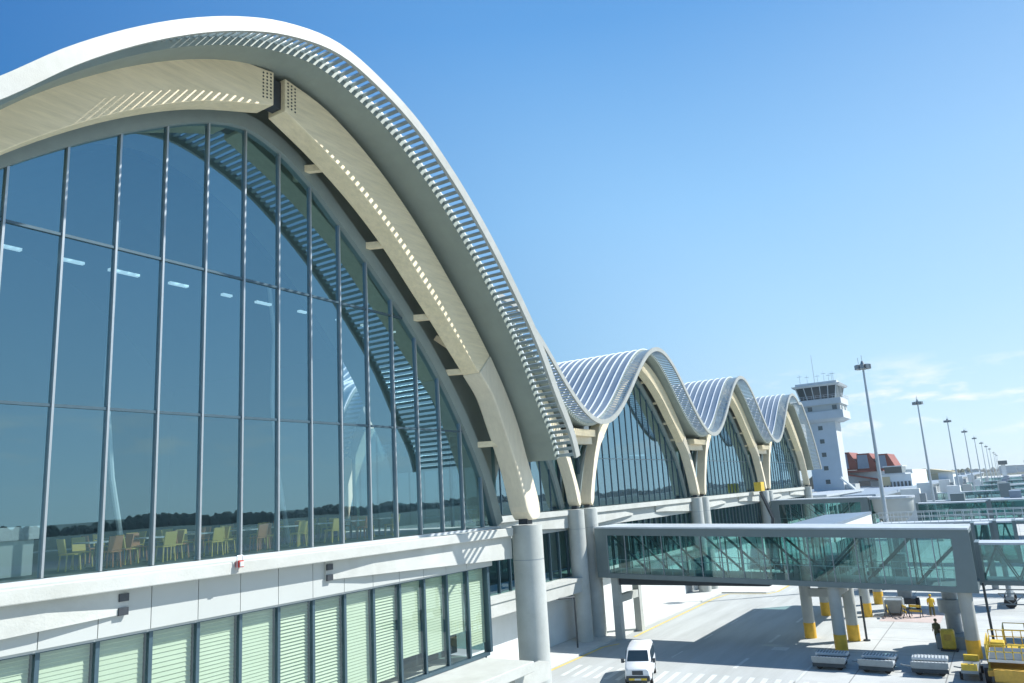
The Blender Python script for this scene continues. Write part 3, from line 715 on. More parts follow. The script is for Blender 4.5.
# telescopic boarding tunnels
def tunnel(name, label, X, Y0, L, z0, drop=.5, w=2.6, cat='boarding tunnel', legs=True, group=None):
    t = thing(name, label, cat, (X, Y0-L/2, 0), group)
    y = Y0; segs = 3; sl = L/segs
    for k in range(segs):
        g = .18*k; za = z0-drop*k/segs; zb = z0-drop*(k+1)/segs; ww = w/2+g
        ya, yb = y+.0, y-sl
        def qd(b, xa, xb, d0, d1): return b.hexa([(xa,yb,zb+d0),(xb,yb,zb+d0),(xb,ya,za+d0),(xa,ya,za+d0),(xa,yb,zb+d1),(xb,yb,zb+d1),(xb,ya,za+d1),(xa,ya,za+d1)])
        qd(MB(), X-ww, X+ww, g-.02, g+.12).build('roof', 'bridgeroof', t)
        qd(MB(), X-ww, X+ww, -2.75-g, -2.45-g).build('floor', 'grey', t)
        b = MB()
        for xx in (X-ww+.06, X+ww-.06):
            n = len(b.v); b.v += [(xx,ya,za-2.45-g),(xx,yb,zb-2.45-g),(xx,yb,zb+g-.02),(xx,ya,za+g-.02)]; b.f.append((n,n+1,n+2,n+3))
        b.build('side_glass', 'glassB', t)
        b = MB()
        for yy, zz in ((ya-.15,za),(yb+.15,zb)):
            for xx in (X-ww, X+ww-.14): b.box(xx-.02,xx+.16,yy-.15,yy+.15,zz-2.8-g,zz+.14+g)
            b.box(X-ww+.16,X+ww-.16,yy-.14,yy+.14,zz+g-.1,zz+g+.16)
        b.build('portal_frame', 'grey', t)
        b = MB(); n_ = max(1, int(sl/2.2)); st = (ya-yb-.4)/n_
        for i in range(n_):
            a0 = ya-.2-i*st; 
            for xx in (X-ww+.12, X+ww-.12):
                b.beam((xx,a0,za-2.5-g),(xx,a0-st/2,zb+g-.1),.09,.09); b.beam((xx,a0-st/2,zb+g-.1),(xx,a0-st,zb-2.5-g),.09,.09)
        b.build('bracing', 'grey', t)
        y = yb
    if legs:
        yy = Y0-L*.72; b = MB().tube((X-1.7,yy,-EYE+.9),(X-1.7,yy,z0-2.6),.18,n=10).tube((X+1.7,yy,-EYE+.9),(X+1.7,yy,z0-2.6),.18,n=10).box(X-1.9,X+1.9,yy-.2,yy+.2,z0-3.5,z0-3.2)
        b.box(X-2,X+2,yy-.3,yy+.3,-EYE+.7,-EYE+1.0)
        b.build('lift_column', 'midgrey', t)
        for xx in (X-1.7, X+1.7):
            MB().tube((xx-.2,yy,-EYE+.5),(xx+.2,yy,-EYE+.5),.5,n=18).build('wheel', 'tyre', t)
    return t
G_T = 'boarding tunnels reaching out from the bridges'
t1 = tunnel('boarding_tunnel', 'nearest boarding tunnel with pale portal frames at the outer end of the first bridge', 65.6, 2.9, 21, -5.25, .4, group=G_T)
b = MB()
for i in range(8):
    y = 2-i*1.6; b.beam((64.5,y,-8.6),(64.5,y-1.6,-8.6),.08,.08); b.beam((64.5,y,-9.3),(64.5,y-1.6,-9.3),.08,.08); b.beam((64.5,y,-8.6),(64.5,y-.8,-9.3),.06,.06); b.beam((64.5,y-.8,-9.3),(64.5,y-1.6,-8.6),.06,.06)
    b.beam((66.7,y,-8.6),(66.7,y-1.6,-8.6),.08,.08)
b.build('under_truss', 'midgrey', t1)
# rotunda column and legs at the end of the first bridge
MB().lathe([(.75,-EYE),(.75,-EYE+.3),(.5,-EYE+.3),(.5,-9.9),(.85,-9.9),(.85,-9.0),(.5,-9.0),(.5,-7.9)], 64.6, 5.0, 20).build('rotunda_column', 'midgrey', t1, smooth=True)
MB().box(62.6,65.2,4.2,6.1,-EYE,-EYE+.85).build('plant_box', 'midgrey', t1)
tunnel('boarding_tunnel', 'second boarding tunnel, teal glass strip seen above the nearest one', 83.5, 5.5, 5.3, -5.1, .1, group=G_T)
# service catwalk with white railings
t = thing('service_catwalk', 'long service catwalk with white railings crossing behind the nearest bridge', 'catwalk', (94, 3, 0))
MB().box(92.6,95.4,-14,13,-5.35,-5.2).build('deck', 'rail', t)
b = MB()
for xx in (92.65, 95.35):
    for z in (-4.15,-4.65): b.beam((xx,13,z),(xx,-14,z),.06,.06)
    y = 13
    while y > -14: b.beam((xx,y,-5.2),(xx,y,-4.12),.05,.05); y -= .75
b.build('railing', 'white', t)
b = MB()
for y in (11.5,3,-6,-13): b.box(93.7,94.3,y-.3,y+.3,-EYE,-5.36)
b.build('support_post', 'midgrey', t)

# second bridge from the terminal and its drum
B2, _z = bridge('passenger_bridge', 'second passenger bridge leaving the terminal under the last vault, partly hidden by the first', 118.0, 122.4, 30.6, 17.2, -2.85, 4.1, .15)
for (x, y) in ((118.8,20),(121.8,20)): ycol(B2, x, y, .43, -7.0)
t = thing('rotunda_drum', 'pale rounded rotunda at the outer end of the second bridge, behind a tall light mast', 'rotunda', (120, 14.6, 0))
MB().lathe([(.9,-EYE),(.9,-7.4),(1.3,-6.6),(2.2,-5.9),(2.75,-4.9),(2.85,-3.35)], 120, 14.5, 32).build('drum', 'panel', t, smooth=True)
MB().lathe([(3.05,-3.34),(3.05,-3.05),(.2,-2.9)], 120, 14.5, 32).build('drum_roof', 'bridgeroof', t)
t = thing('gate_house', 'glazed link between the second bridge and its rounded drum', 'link', (120, 17.2, 0))
MB().box(118.2,121.8,15.9,17.1,-3.3,-3.0).build('roof', 'bridgeroof', t); MB().box(118.3,118.36,16.0,17.1,-6.6,-3.3).build('glass', 'glassB', t)
b = MB().box(118.24,118.4,16.0,16.15,-6.7,-3.3).box(118.24,118.4,16.95,17.1,-6.7,-3.3).box(118.2,121.8,15.9,17.1,-6.9,-6.6); b.build('frame', 'grey', t)
tunnel('boarding_tunnel', 'third boarding tunnel beyond the white catwalk railings', 122, 11.6, 26, -4.3, .3, group=G_T)

# ------------------------------------------------------------------ far gates, repeated down the apron
gate_x = [165, 225, 300, 390, 520]
where = ['first', 'second', 'third', 'fourth', 'last']
rg = random.Random(12)
for i, X in enumerate(gate_x):
    t = thing('far_gate_bridge', 'distant teal glass gate bridge, %s beyond the rounded drum' % where[i], 'passenger bridge', (X, 2, 0), 'distant gate bridges down the apron')
    z0 = -5.6; yl = 17.5 if i else 15; yr = -20-8*i
    MB().box(X,X+3.4,yr,yl,z0-2.9,z0-2.5).build('floor', 'grey', t)
    MB().box(X-.1,X+3.5,yr,yl,z0-.02,z0+.16).build('roof', 'bridgeroof', t)
    b = MB(); n = 0
    for xx in (X+.05, X+3.35):
        n = len(b.v); b.v += [(xx,yr,z0-2.5),(xx,yl,z0-2.5),(xx,yl,z0),(xx,yr,z0)]; b.f.append((n,n+1,n+2,n+3))
    b.build('side_glass', 'pane', t)
    b = MB(); y = yl
    while y > yr: b.box(X-.03,X+.08,y-.06,y+.06,z0-2.5,z0); y -= rg.choice((2.6,3.4,5.2))
    b.build('frame', 'grey', t)
    MB().box(X+.6,X+3.0,yl-.1,yl+3.2,-EYE,-3.0+.25*(i%2)).build('gate_tower', 'wallw', t)
    MB().box(X-1.2,X+.5,yl-1.2,yl-.2,-9.0,-3.9).build('stair_shaft', 'midgrey', t)
    for q in range(3):
        yy = yl-4-q*9-rg.uniform(0,4); hh = rg.uniform(.5,1.8)
        MB().box(X-.6,X+4,yy-rg.uniform(.8,2.2),yy+.8,z0-2.95,z0+hh).build('link_housing', rg.choice(('wallw','grey','panel','panelblue')), t)
    b = MB()
    for y in (yl-8, yl-18, yr+3): b.box(X+1.2,X+2.0,y-.4,y+.4,-EYE,z0-2.9)
    b.build('support_post', 'midgrey', t)
    if i % 2 == 0: MB().hexa([(X-4,-8,z0+.0),(X+5,-8,z0+.0),(X+5,1,z0-.4),(X-4,1,z0-.4),(X-4,-8,z0+.4),(X+5,-8,z0+.4),(X+5,1,z0-.1),(X-4,1,z0-.1)]).build('canopy', 'white', t)

# long flat roofed pier behind the gates
t = thing('old_pier', 'long low grey flat-roofed pier running to the horizon behind the far gates', 'terminal building', (560, 40, 0))
MB().box(176,1050,24,64,-4.6,-3.9).build('roof', 'farroof', t)
MB().box(178,1048,25,62,-EYE,-4.6).build('wall', 'panel', t)
b = MB()
for i in range(55): b.box(180+i*15.5,190+i*15.5,24.9,25.0,-8.0,-5.4)
b.build('window_band', 'twin', t)
b = MB()
rn = random.Random(9)
for i in range(22):
    x = 190+i*34+rn.uniform(-8,8); y = rn.uniform(28,58); b.box(x,x+rn.uniform(4,10),y,y+rn.uniform(3,7),-3.9,-3.9+rn.uniform(.8,2.0))
b.build('roof_plant', 'panel', t)
# low white service block with stair below the tower
t = thing('service_block', 'low white flat-roofed block at the foot of the control tower', 'building', (190, 34, 0))
MB().box(160,205,31,38,-EYE,-3.6).build('wall', 'tower', t)
MB().box(159.5,205.5,30.5,38.5,-3.6,-3.2).build('roof', 'bridgeroof', t)
b = MB()
for i in range(7): b.box(159.9,160.0,31.5+i*.95,32.1+i*.95,-6.5,-5)
for i in range(9): b.box(163+i*4.6,165.5+i*4.6,30.93,31.0,-7.5,-5.6)
b.build('window', 'twin', t)
MB().beam((215,34,-3.2),(206,35.5,0),.5,.5).build('stair', 'white', t)

# old terminal with red gables
t = thing('red_roof_terminal', 'old terminal building with three red gabled roofs filled with blue-grey panels', 'building', (300, 40, 0))
MB().box(288,340,27,52,-EYE,1.2).build('wall', 'wallw', t)
MB().box(286,342,38,54,1.2,2.0).build('eaves', 'red', t)
for k, (yc_, r, zt_) in enumerate(((46.6,4.2,8.3),(40.2,3.6,7.5),(34.6,3.2,6.9))):
    zb_ = 2.2-k*.3
    MB().prism([(yc_-r,zb_),(yc_-.9,zt_),(yc_+r*.85,zt_),(yc_+r,zb_)], 287, 306, 'x').build('gable_roof', 'red', t)
    MB().prism([(yc_-.4,zb_+.5),(yc_-.2,zt_-.5),(yc_+r*.8,zt_-.5),(yc_+r*.9,zb_+.5)], 286.7, 286.98, 'x').build('gable_panel', 'panelblue', t)
MB().prism([(52,2.1),(36,-1.6),(36,-2.1),(52,1.6)], 284, 288, 'x').build('red_lean_to', 'red', t)
b = MB().box(287.85,287.95,36,44,-3.5,-1.8).box(287.85,287.95,30,35,-2,-.3); b.build('window_band', 'twin', t)
t = thing('white_office_block', 'white office block with dark roof room right of the red roofs', 'building', (272, 30, 0))
MB().box(266,282,25.5,34.5,-EYE,-.2).build('wall', 'wallw', t); MB().box(265.5,282.5,27,34,-.2,.2).build('roof', 'bridgeroof', t)
MB().box(268,280,28,33,.2,2.2).build('roof_room', 'twin', t); MB().box(267.6,280.4,27.7,33.3,2.2,2.5).build('roof_room_lid', 'white', t)
b = MB()
for i in range(8): b.box(265.9,266,25.9+i*1.05,26.5+i*1.05,-4.6,-2.4)
b.build('window', 'twin', t)
MB().box(265.8,266,31.5,34.2,-3.5,-.8).build('tan_panel', 'tan', t)
t = thing('cream_hangar', 'cream and tan low hangar on the far skyline between the light masts', 'hangar', (420, 36, 0))
MB().box(410,440,22,40,-EYE,-.6).build('wall', 'wallw', t); MB().box(409.7,410,28,33,-4,-.9).build('door', 'tan', t); MB().prism([(21,-.6),(31,1.2),(41,-.6)],409,441,'x').build('roof','tan',t)
# small distant field towers on the skyline
for i, (x, y) in enumerate(((700,3.0),(850,-16))):
    t = thing('field_tower', 'tiny dark lookout tower on the far right skyline, %s one' % ('nearer' if i == 0 else 'farther'), 'tower', (x, y, 0), 'lookout towers on the skyline')
    MB().box(x-1.5,x+1.5,y-1.5,y+1.5,-EYE,2).build('shaft','wallw',t); MB().box(x-3,x+3,y-3,y+3,2,5).build('cab','twin',t)
# distant town blocks seen at the skyline
for i in range(6):
    x = 1000+i*200; y = 150-i*34+rn.uniform(-15,15); h = rn.uniform(2,7)
    t = thing('distant_building', 'pale distant building on the skyline behind the long pier, number %d from the tower' % (i+1), 'building', (x, y, 0), 'far buildings on the skyline')
    t['label'] = 'pale distant building low on the skyline beyond the long grey pier'
    MB().box(x,x+30,y-14,y+14,-EYE,h-5).build('wall','wallw',t); MB().box(x-1,x+31,y-15,y+15,h-5,h-4.2).build('roof','farroof',t)

# ------------------------------------------------------------------ control tower
t = thing('control_tower', 'square white air traffic control tower with dark glazed cab and antennas behind the last vault', 'control tower', (254.5, 46.5, 0))
MB().box(250,259,42.4,51.2,-EYE,17.0).build('shaft', 'tower', t)
for k in range(6):
    z = 15.2-k*4.1
    MB().box(249.93,250.0,46.2-k*.02,47.5-k*.02,z-.65,z+.65).build('window', 'twin', t)
    MB().box(249.90,249.96,46.1,47.6,z-.82,z-.66).build('window_sill', 'white', t)
MB().hexa([(249.2,41.5,17.0),(259.8,41.5,17.0),(259.8,52.1,17.0),(249.2,52.1,17.0),(248,39.8,17.8),(261,39.8,17.8),(261,52.6,17.8),(248,52.6,17.8)]).build('corbel', 'tower', t)
MB().box(248,261,39.4,52.4,17.8,20.2).build('gallery_lower', 'tower', t)
MB().box(248.5,260.5,40.0,52.1,20.2,22.2).build('gallery_band', 'panel', t)
for y in (41.0, 48.2): MB().box(248.42,248.5,y,y+1.3,20.5,21.8).build('window', 'twin', t)
for x in (250.5, 256): MB().box(x,x+1.6,39.92,40.0,20.5,21.8).build('window', 'twin', t)
MB().box(248,261,39.5,52.4,22.2,24.0).build('balcony', 'tower', t)
b = MB()
for (p, q) in (((247.8,39.3),(261.2,39.3)),((247.8,39.3),(247.8,52.6))):
    for z in (24.6,25.1): b.beam((*p,z),(*q,z),.06,.06)
    for k in range(12):
        f_ = k/11; b.beam((p[0]+(q[0]-p[0])*f_,p[1]+(q[1]-p[1])*f_,24),(p[0]+(q[0]-p[0])*f_,p[1]+(q[1]-p[1])*f_,25.1),.05,.05)
b.build('balcony_rail', 'rail', t)
def frustum(b, x0, x1, y0, y1, z0, d, z1): return b.hexa([(x0,y0,z0),(x1,y0,z0),(x1,y1,z0),(x0,y1,z0),(x0-d,y0-d,z1),(x1+d,y0-d,z1),(x1+d,y1+d,z1),(x0-d,y1+d,z1)])
frustum(MB(), 249.2,259.8,41.2,51.4, 24.0, .9, 27.9).build('cab_glazing', 'twin', t)
b = MB()
for k in range(6):
    f_ = k/5; y = 41.2+10.2*f_; y2 = 40.3+12*f_; b.beam((249.15,y,24),(248.22,y2,27.9),.22,.22)
    x = 249.2+10.6*f_; x2 = 248.3+12.4*f_; b.beam((x,41.15,24),(x2,40.22,27.9),.22,.22)
b.build('cab_mullion', 'white', t)
frustum(MB(), 247.6,261.4,39.4,53.0, 27.9, .4, 28.5).build('cab_eaves', 'white', t)
MB().box(248.2,260.8,40,52.3,28.5,29.3).build('cab_roof', 'white', t)
for (x, y, h, r) in ((254,47.4,9.5,.09),(250,51,3.2,.07),(252,49.2,3.0,.06),(258,42.4,4.2,.07),(256,43.4,3.4,.07),(254,44.5,4.0,.06),(250,41.5,3,.07),(249.5,45.6,2.6,.06)):
    b = MB().tube((x,y,29.3),(x,y,29.3+h),r,r*.6,n=6)
    if h < 5: b.box(x-.03,x+.03,y-.7,y+.7,29.2+h*.8,29.3+h*.8)
    b.build('antenna', 'pole', t)

# ------------------------------------------------------------------ light masts
def make_mast():
    t = thing('light_mast', 'x', 'light mast', (0,0,0), 'tall apron light masts in a line')
    MB().tube((0,0,0),(0,0,24.4),.30,.11,n=14).build('pole', 'pole', t, local=True, smooth=True)
    MB().lathe([(.6,0),(.6,.5),(.4,.7),(.36,.7)],0,0,14).build('pole_base', 'conc', t, local=True)
    MB().lathe([(.2,24.2),(.5,24.4),(.55,24.6),(.25,24.8),(.12,25.2)],0,0,14).build('head_ring', 'midgrey', t, local=True)
    for k in range(8):
        a = 2*math.pi*k/8; c, s = math.cos(a), math.sin(a)
        b = MB().hexa([(c*r_-s*w,s*r_+c*w,z) for (z) in (24.25,24.75) for (r_, w) in ((.5,-.2),(.88,-.2),(.88,.2),(.5,.2))])
        b.build('lamp', 'midgrey', t, local=True)
    MB().tube((0,0,25.1),(0,0,25.9),.03,n=6).tube((-.9,.3,24.8),(-.9,.3,25.5),.03,n=6).build('lightning_rod', 'pole', t, local=True)
    return t
mast = make_mast()
mpos = [(95.7,12.34),(156.7,12.04),(224.8,11.2),(296.7,10.4),(369.9,9.86),(447.6,9.33),(525,8.9),(600,8.5),(760,8.4),(850,8.2),(945,8.0)]
mlab = ['nearest and tallest-looking apron light mast, crossing in front of the red-roofed terminal', 'apron light mast with a spread crown of lamps, second from the control tower', 'thin apron light mast, third from the control tower', 'thin apron light mast, fourth from the control tower', 'apron light mast fifth from the control tower', 'apron light mast sixth from the control tower', 'faint apron light mast seventh from the control tower', 'faint apron light mast eighth from the control tower', 'very faint apron light mast ninth from the control tower', 'very faint apron light mast tenth from the control tower', 'very faint apron light mast farthest from the control tower']
for i, ((x, y), l) in enumerate(zip(mpos, mlab)):
    if i == 0: mast.location = (x, y, 0); mast['label'] = l
    else: dup(mast, (x, y, 0), l, rz=.3*i)

# ------------------------------------------------------------------ van
def make_van():
    t = thing('passenger_van', 'white passenger van driving on the service road below the nearest bridge', 'van', (46.5, 21.55, 0), rz=math.radians(19))
    # length along +x from the front bumper (x=0) to the rear (4.7)
    sec = [(0.0,.50,1.02,.70),(.12,.34,1.10,.80),(.55,.30,1.22,.84),(.95,.30,1.40,.84),(1.45,.30,1.93,.84),(1.9,.30,2.02,.845),(3.6,.30,2.03,.845),(4.45,.30,1.98,.84),(4.68,.42,1.6,.80)]
    b = MB(); n = 12
    for (x, z0, z1, w) in sec:
        h = z1-z0; ti = 1-(.13 if z1 > 1.6 else .04)
        ring = [(-w*.9,z0),(-w,z0+.12),(-w,z0+h*.42),(-w*(1+ti)/2,z0+h*.75),(-w*ti,z1-.10),(-w*ti+.12,z1),(w*ti-.12,z1),(w*ti,z1-.10),(w*(1+ti)/2,z0+h*.75),(w,z0+h*.42),(w,z0+.12),(w*.9,z0)]
        b.v += [(x, y, z) for y, z in ring]
    for i in range(len(sec)-1):
        for j in range(n): b.f.append((i*n+j, i*n+(j+1)%n, (i+1)*n+(j+1)%n, (i+1)*n+j))
    b.f.append(tuple(reversed(range(n)))); b.f.append(tuple((len(sec)-1)*n+j for j in range(n)))
    b.build('body', 'van', t, local=True, smooth=True)
    MB().hexa([(.79,-.70,1.32),(.79,.70,1.32),(.9,.70,1.30),(.9,-.70,1.30),(1.40,-.62,1.90),(1.40,.62,1.90),(1.5,.62,1.88),(1.5,-.62,1.88)]).build('windscreen', 'vglass', t, local=True, bevel=.02)
    for s in (-1, 1):
        ys = sorted((s*.85, s*.80)); yt = sorted((s*.785, s*.74))
        MB().hexa([(1.15,ys[0],1.22),(2.1,ys[0],1.22),(2.1,ys[1],1.22),(1.15,ys[1],1.22),(1.55,yt[0],1.82),(2.1,yt[0],1.82),(2.1,yt[1],1.82),(1.55,yt[1],1.82)]).build('side_window', 'vglass', t, local=True)
        MB().hexa([(2.2,ys[0],1.22),(4.3,ys[0],1.22),(4.3,ys[1],1.22),(2.2,ys[1],1.22),(2.2,yt[0],1.82),(4.2,yt[0],1.82),(4.2,yt[1],1.82),(2.2,yt[1],1.82)]).build('side_window', 'vglass', t, local=True)
        MB().box(.02,.16,s*.52-.17,s*.52+.17,.74,.93).build('headlight', 'rail', t, local=True, bevel=.03)
        MB().box(.95,1.15,s*1.0-.09,s*1.0+.09,1.22,1.46).tube((1.05,s*.82,1.27),(1.05,s*.96,1.3),.025,n=6).build('mirror', 'steel', t, local=True)
        for x in (.85, 3.75):
            w = MB().tube((x,s*.68,.33),(x,s*.865,.33),.33,n=20).build('wheel', 'tyre', t, local=True)
            MB().tube((x,s*.866,.33),(x,s*.875,.33),.19,n=14).build('rim', 'rail', w, local=True)
        MB().box(4.66,4.71,s*.68-.09,s*.68+.09,.9,1.25).build('tail_light', 'redp', t, local=True)
    MB().box(-.03,.06,-.34,.34,.70,.94).build('grille', 'steel', t, local=True)
    MB().box(-.012,.05,-.10,.10,.77,.89).build('badge', 'rail', t, local=True)
    MB().box(-.08,.16,-.74,.74,.30,.64).build('bumper', 'steel', t, local=True, bevel=.04)
    MB().box(-.11,-.08,-.56,.56,.40,.52).build('bumper_stripe', 'yell2', t, local=True)
    MB().box(-.125,-.11,-.2,.2,.41,.51).build('number_plate', 'white', t, local=True)
    return t
make_van()

# ------------------------------------------------------------------ container dollies
def make_dolly():
    t = thing('pallet_dolly', 'x', 'dolly', (0,0,0), 'empty pallet dollies parked in a row')
    MB().box(-1.1,1.1,-.95,.95,.40,.52).build('frame', 'midgrey', t, local=True)
    for x0 in (-1.05, .12):
        MB().box(x0,x0+.92,-1.0,1.0,.53+.12*(x0 > 0),.66+.16*(x0 > 0)).build('deck', 'rail', t, local=True, bevel=.03)
        b = MB()
        for k in range(10): b.tube((x0+.05,-.86+k*.19,.665+.16*(x0 > 0)),(x0+.87,-.86+k*.19,.665+.16*(x0 > 0)),.04,n=8)
        b.build('roller', 'midgrey', t, local=True)
    for s in (-1, 1):
        for y in (-.62, .62):
            MB().tube((s*.75-.08,y,.22),(s*.75+.08,y,.22),.22,n=16).build('wheel', 'tyre', t, local=True)
        MB().box(s*1.1-.04,s*1.1+.04,-1.02,1.02,.5,.80).build('side_guard', 'midgrey', t, local=True)
    MB().beam((0,-1.25,.42),(0,-2.1,.3),.07,.07).tube((0,-2.1,.3),(0,-2.18,.3),.1,n=8).build('tow_bar', 'midgrey', t, local=True)
    b = MB().box(-1.12,-1.04,-1.0,1.0,.2,.42).build('end_plate', 'dark', t, local=True)
    return t
D = make_dolly()
dl = ['left pallet dolly of the three, parked in front of the yellow-footed column pair', 'middle pallet dolly of the three parked in a row on the road', 'right pallet dolly of the three, nearest the yellow loader']
for i, (x, y, r) in enumerate(((55.3,11.7,.03),(55.2,8.85,-.02),(55.4,5.95,.05))):
    if i == 0: D.location = (x,y,0); D.rotation_euler = (0,0,r); D['label'] = dl[0]
    else: dup(D, (x,y,0), dl[i], rz=r)

# ------------------------------------------------------------------ yellow loader and towed platform at lower right
t = thing('cargo_loader', 'yellow cargo loader with railed platform and orange chassis, lower right', 'loader', (56, 2.2, 0))
O = Vector((53.0, 1.6, 0))
def P3(x, y, z): return (O.x+x, O.y+y, z-EYE)
def LB(b, x0, x1, y0, y1, z0, z1): return b.box(O.x+x0, O.x+x1, O.y+y0, O.y+y1, z0-EYE, z1-EYE)
LB(MB(), -.2,6.2,-1.1,1.2,.55,.85).build('chassis', 'orange', t, bevel=.03)
LB(MB(), .2,3.6,-1.0,1.1,1.25,1.4).build('platform', 'rail', t)
b = MB()
for x in [i*.3+.3 for i in range(11)]: b.tube(P3(x,-.95,1.43), P3(x,1.05,1.43), .05, n=8)
b.build('roller_bed', 'midgrey', t)
b = MB()
for y in (-1.0, 1.1):
    b.beam(P3(.4,y,.85),P3(3.2,y,1.25),.1,.1); b.beam(P3(.4,y,1.25),P3(3.2,y,.85),.1,.1)
b.build('scissor_lift', 'yell2', t)
LB(MB(), 3.9,6.1,-1.05,.2,1.1,1.2).build('operator_deck', 'yell2', t)
b = MB()
for (x0, x1, y0, y1, z0) in ((.2,3.7,1.15,1.15,1.4),(3.9,6.1,-1.05,-1.05,1.2),(3.9,6.1,1.15,1.15,.9),(6.1,6.1,-1.05,1.15,1.2),(.2,.2,-1.0,1.1,1.4)):
    n = 5
    for k in range(n+1):
        f_ = k/n; b.beam(P3(x0+(x1-x0)*f_,y0+(y1-y0)*f_,z0),P3(x0+(x1-x0)*f_,y0+(y1-y0)*f_,z0+.8),.05,.05)
    for h in (.42,.8): b.beam(P3(x0,y0,z0+h),P3(x1,y1,z0+h),.05,.05)
b.build('railing', 'yell2', t)
for (x, y) in ((.6,1.25),(.6,-1.15),(5.2,1.25),(5.2,-1.15)):
    MB().tube(P3(x,y-.14,.42),P3(x,y+.14,.42),.42,n=18).build('wheel', 'tyre', t)
LB(MB(), -.6,-.2,-.8,.9,.35,1.0).build('front_bumper', 'orange', t, bevel=.04)
LB(MB(), 4.2,5.2,.3,1.05,.86,1.6).build('engine_box', 'yell2', t, bevel=.05)
t = thing('towed_platform', 'dark deck towed platform with thin yellow rails behind the yellow loader', 'platform trailer', (61.5, .8, 0))
MB().box(60.2,63.4,-1.6,2.0,-EYE+.6,-EYE+.8).build('deck', 'midgrey', t)
b = MB()
for (p, q) in (((60.2,-1.6),(63.4,-1.6)),((63.4,-1.6),(63.4,2.0)),((60.2,2.0),(63.4,2.0))):
    for h in (1.3,1.75): b.beam((*p,-EYE+h),(*q,-EYE+h),.05,.05)
    for k in range(4): b.beam((p[0]+(q[0]-p[0])*k/3,p[1]+(q[1]-p[1])*k/3,-EYE+.8),(p[0]+(q[0]-p[0])*k/3,p[1]+(q[1]-p[1])*k/3,-EYE+1.75),.05,.05)
b.build('railing', 'yell2', t)
for (x, y) in ((60.7,1.7),(60.7,-1.3),(62.9,1.7),(62.9,-1.3)): MB().tube((x,y-.1,-EYE+.32),(x,y+.1,-EYE+.32),.32,n=14).build('wheel', 'tyre', t)
t = thing('cargo_cart', 'orange and grey cart half hidden beside the yellow loader, nearer the outer column', 'cart', (55, 4.1, 0))
MB().box(53.6,56.6,3.3,4.2,-EYE+.45,-EYE+.62).build('bed', 'midgrey', t); MB().box(53.6,53.9,3.35,4.15,-EYE+.62,-EYE+.95).build('end_board', 'yell2', t)
MB().box(56.3,56.6,3.35,4.15,-EYE+.62,-EYE+.95).build('end_board', 'yell2', t)
for x in (54.1,56.1):
    for y in (3.25,4.25): MB().tube((x,y-.07,-EYE+.22),(x,y+.07,-EYE+.22),.22,n=14).build('wheel', 'tyre', t)
# power unit box next to the rotunda
t = thing('power_box', 'rounded yellow power unit box beside the dark rotunda column', 'power unit', (63.6, 5.3, 0))
MB().box(62.0,62.6,4.9,5.75,-EYE+.1,-EYE+1.4).build('cabinet', 'yell2', t, bevel=.12); MB().box(61.98,62.0,5.1,5.55,-EYE+.7,-EYE+1.1).build('door', 'orange', t); MB().box(61.9,62.7,4.8,5.85,-EYE,-EYE+.1).build('plinth', 'dark', t)
# slim black barrier poles by the columns
for i, (x, y, h, l) in enumerate(((64.4,10.9,3.2,'slim black post standing right of the yellow-footed column pair'),(61.5,2.6,4.6,'slim leaning black hose pole hanging at the outer end of the nearest bridge'))):
    t = thing('black_post', l, 'post', (x, y, 0), 'slim black posts')
    MB().tube((x,y,-EYE),(x,y+(.05 if i else 0),-EYE+h),.08,n=8).build('post', 'dark', t); MB().lathe([(.25,-EYE),(.25,-EYE+.08),(.05,-EYE+.1)],x,y,12).build('post_foot','dark',t)
# yellow safety frames and cones on the red marking
def barrier(x, y, l, rz):
    t = thing('safety_trestle', l, 'trestle', (x, y, 0), 'yellow and black safety trestles by the gate', rz)
    MB().beam((-.5,0,.9),(.5,0,.9),.06,.2).build('board', 'yell2', t, local=True)
    b = MB()
    for s in (-1,1): b.beam((s*.45,-.3,0),(s*.45,0,1.0),.05,.05); b.beam((s*.45,.3,0),(s*.45,0,1.0),.05,.05)
    b.build('leg', 'dark', t, local=True); MB().beam((-.5,0,.5),(.5,0,.5),.05,.15).build('board', 'yell2', t, local=True)
barrier(75.2,9.4,'yellow and black safety trestle, left one on the red ground marking',.4); barrier(75.6,8.6,'yellow and black safety trestle, middle one on the red ground marking',1.3); barrier(75,10.7,'yellow and black safety trestle beside the grey equipment box',.2)
t = thing('equipment_box', 'grey equipment box on white legs under the side corridor', 'equipment box', (77, 10.4, 0))
MB().box(76,77.6,9.6,11.0,-EYE+.2,-EYE+1.3).build('box', 'midgrey', t, bevel=.04); b = MB().box(75.9,76.0,9.5,9.6,-EYE,-EYE+1.6).box(75.9,76.0,11.0,11.1,-EYE,-EYE+1.6).box(75.9,76.0,9.6,11.0,-EYE+1.5,-EYE+1.6); b.build('frame','white',t)
t = thing('lift_column', 'grey lift column of the second boarding tunnel standing behind the nearest bridge', 'lift column', (80, 10, 0))
MB().box(79.6,80.6,9.2,10.3,-EYE+1.0,-7.2).build('column','midgrey',t); MB().box(79.2,81,8.9,10.6,-EYE+.5,-EYE+1.0).build('axle','steel',t)
for y in (8.8,10.7): MB().tube((80.1,y-.15,-EYE+.5),(80.1,y+.15,-EYE+.5),.5,n=16).build('wheel','tyre',t)
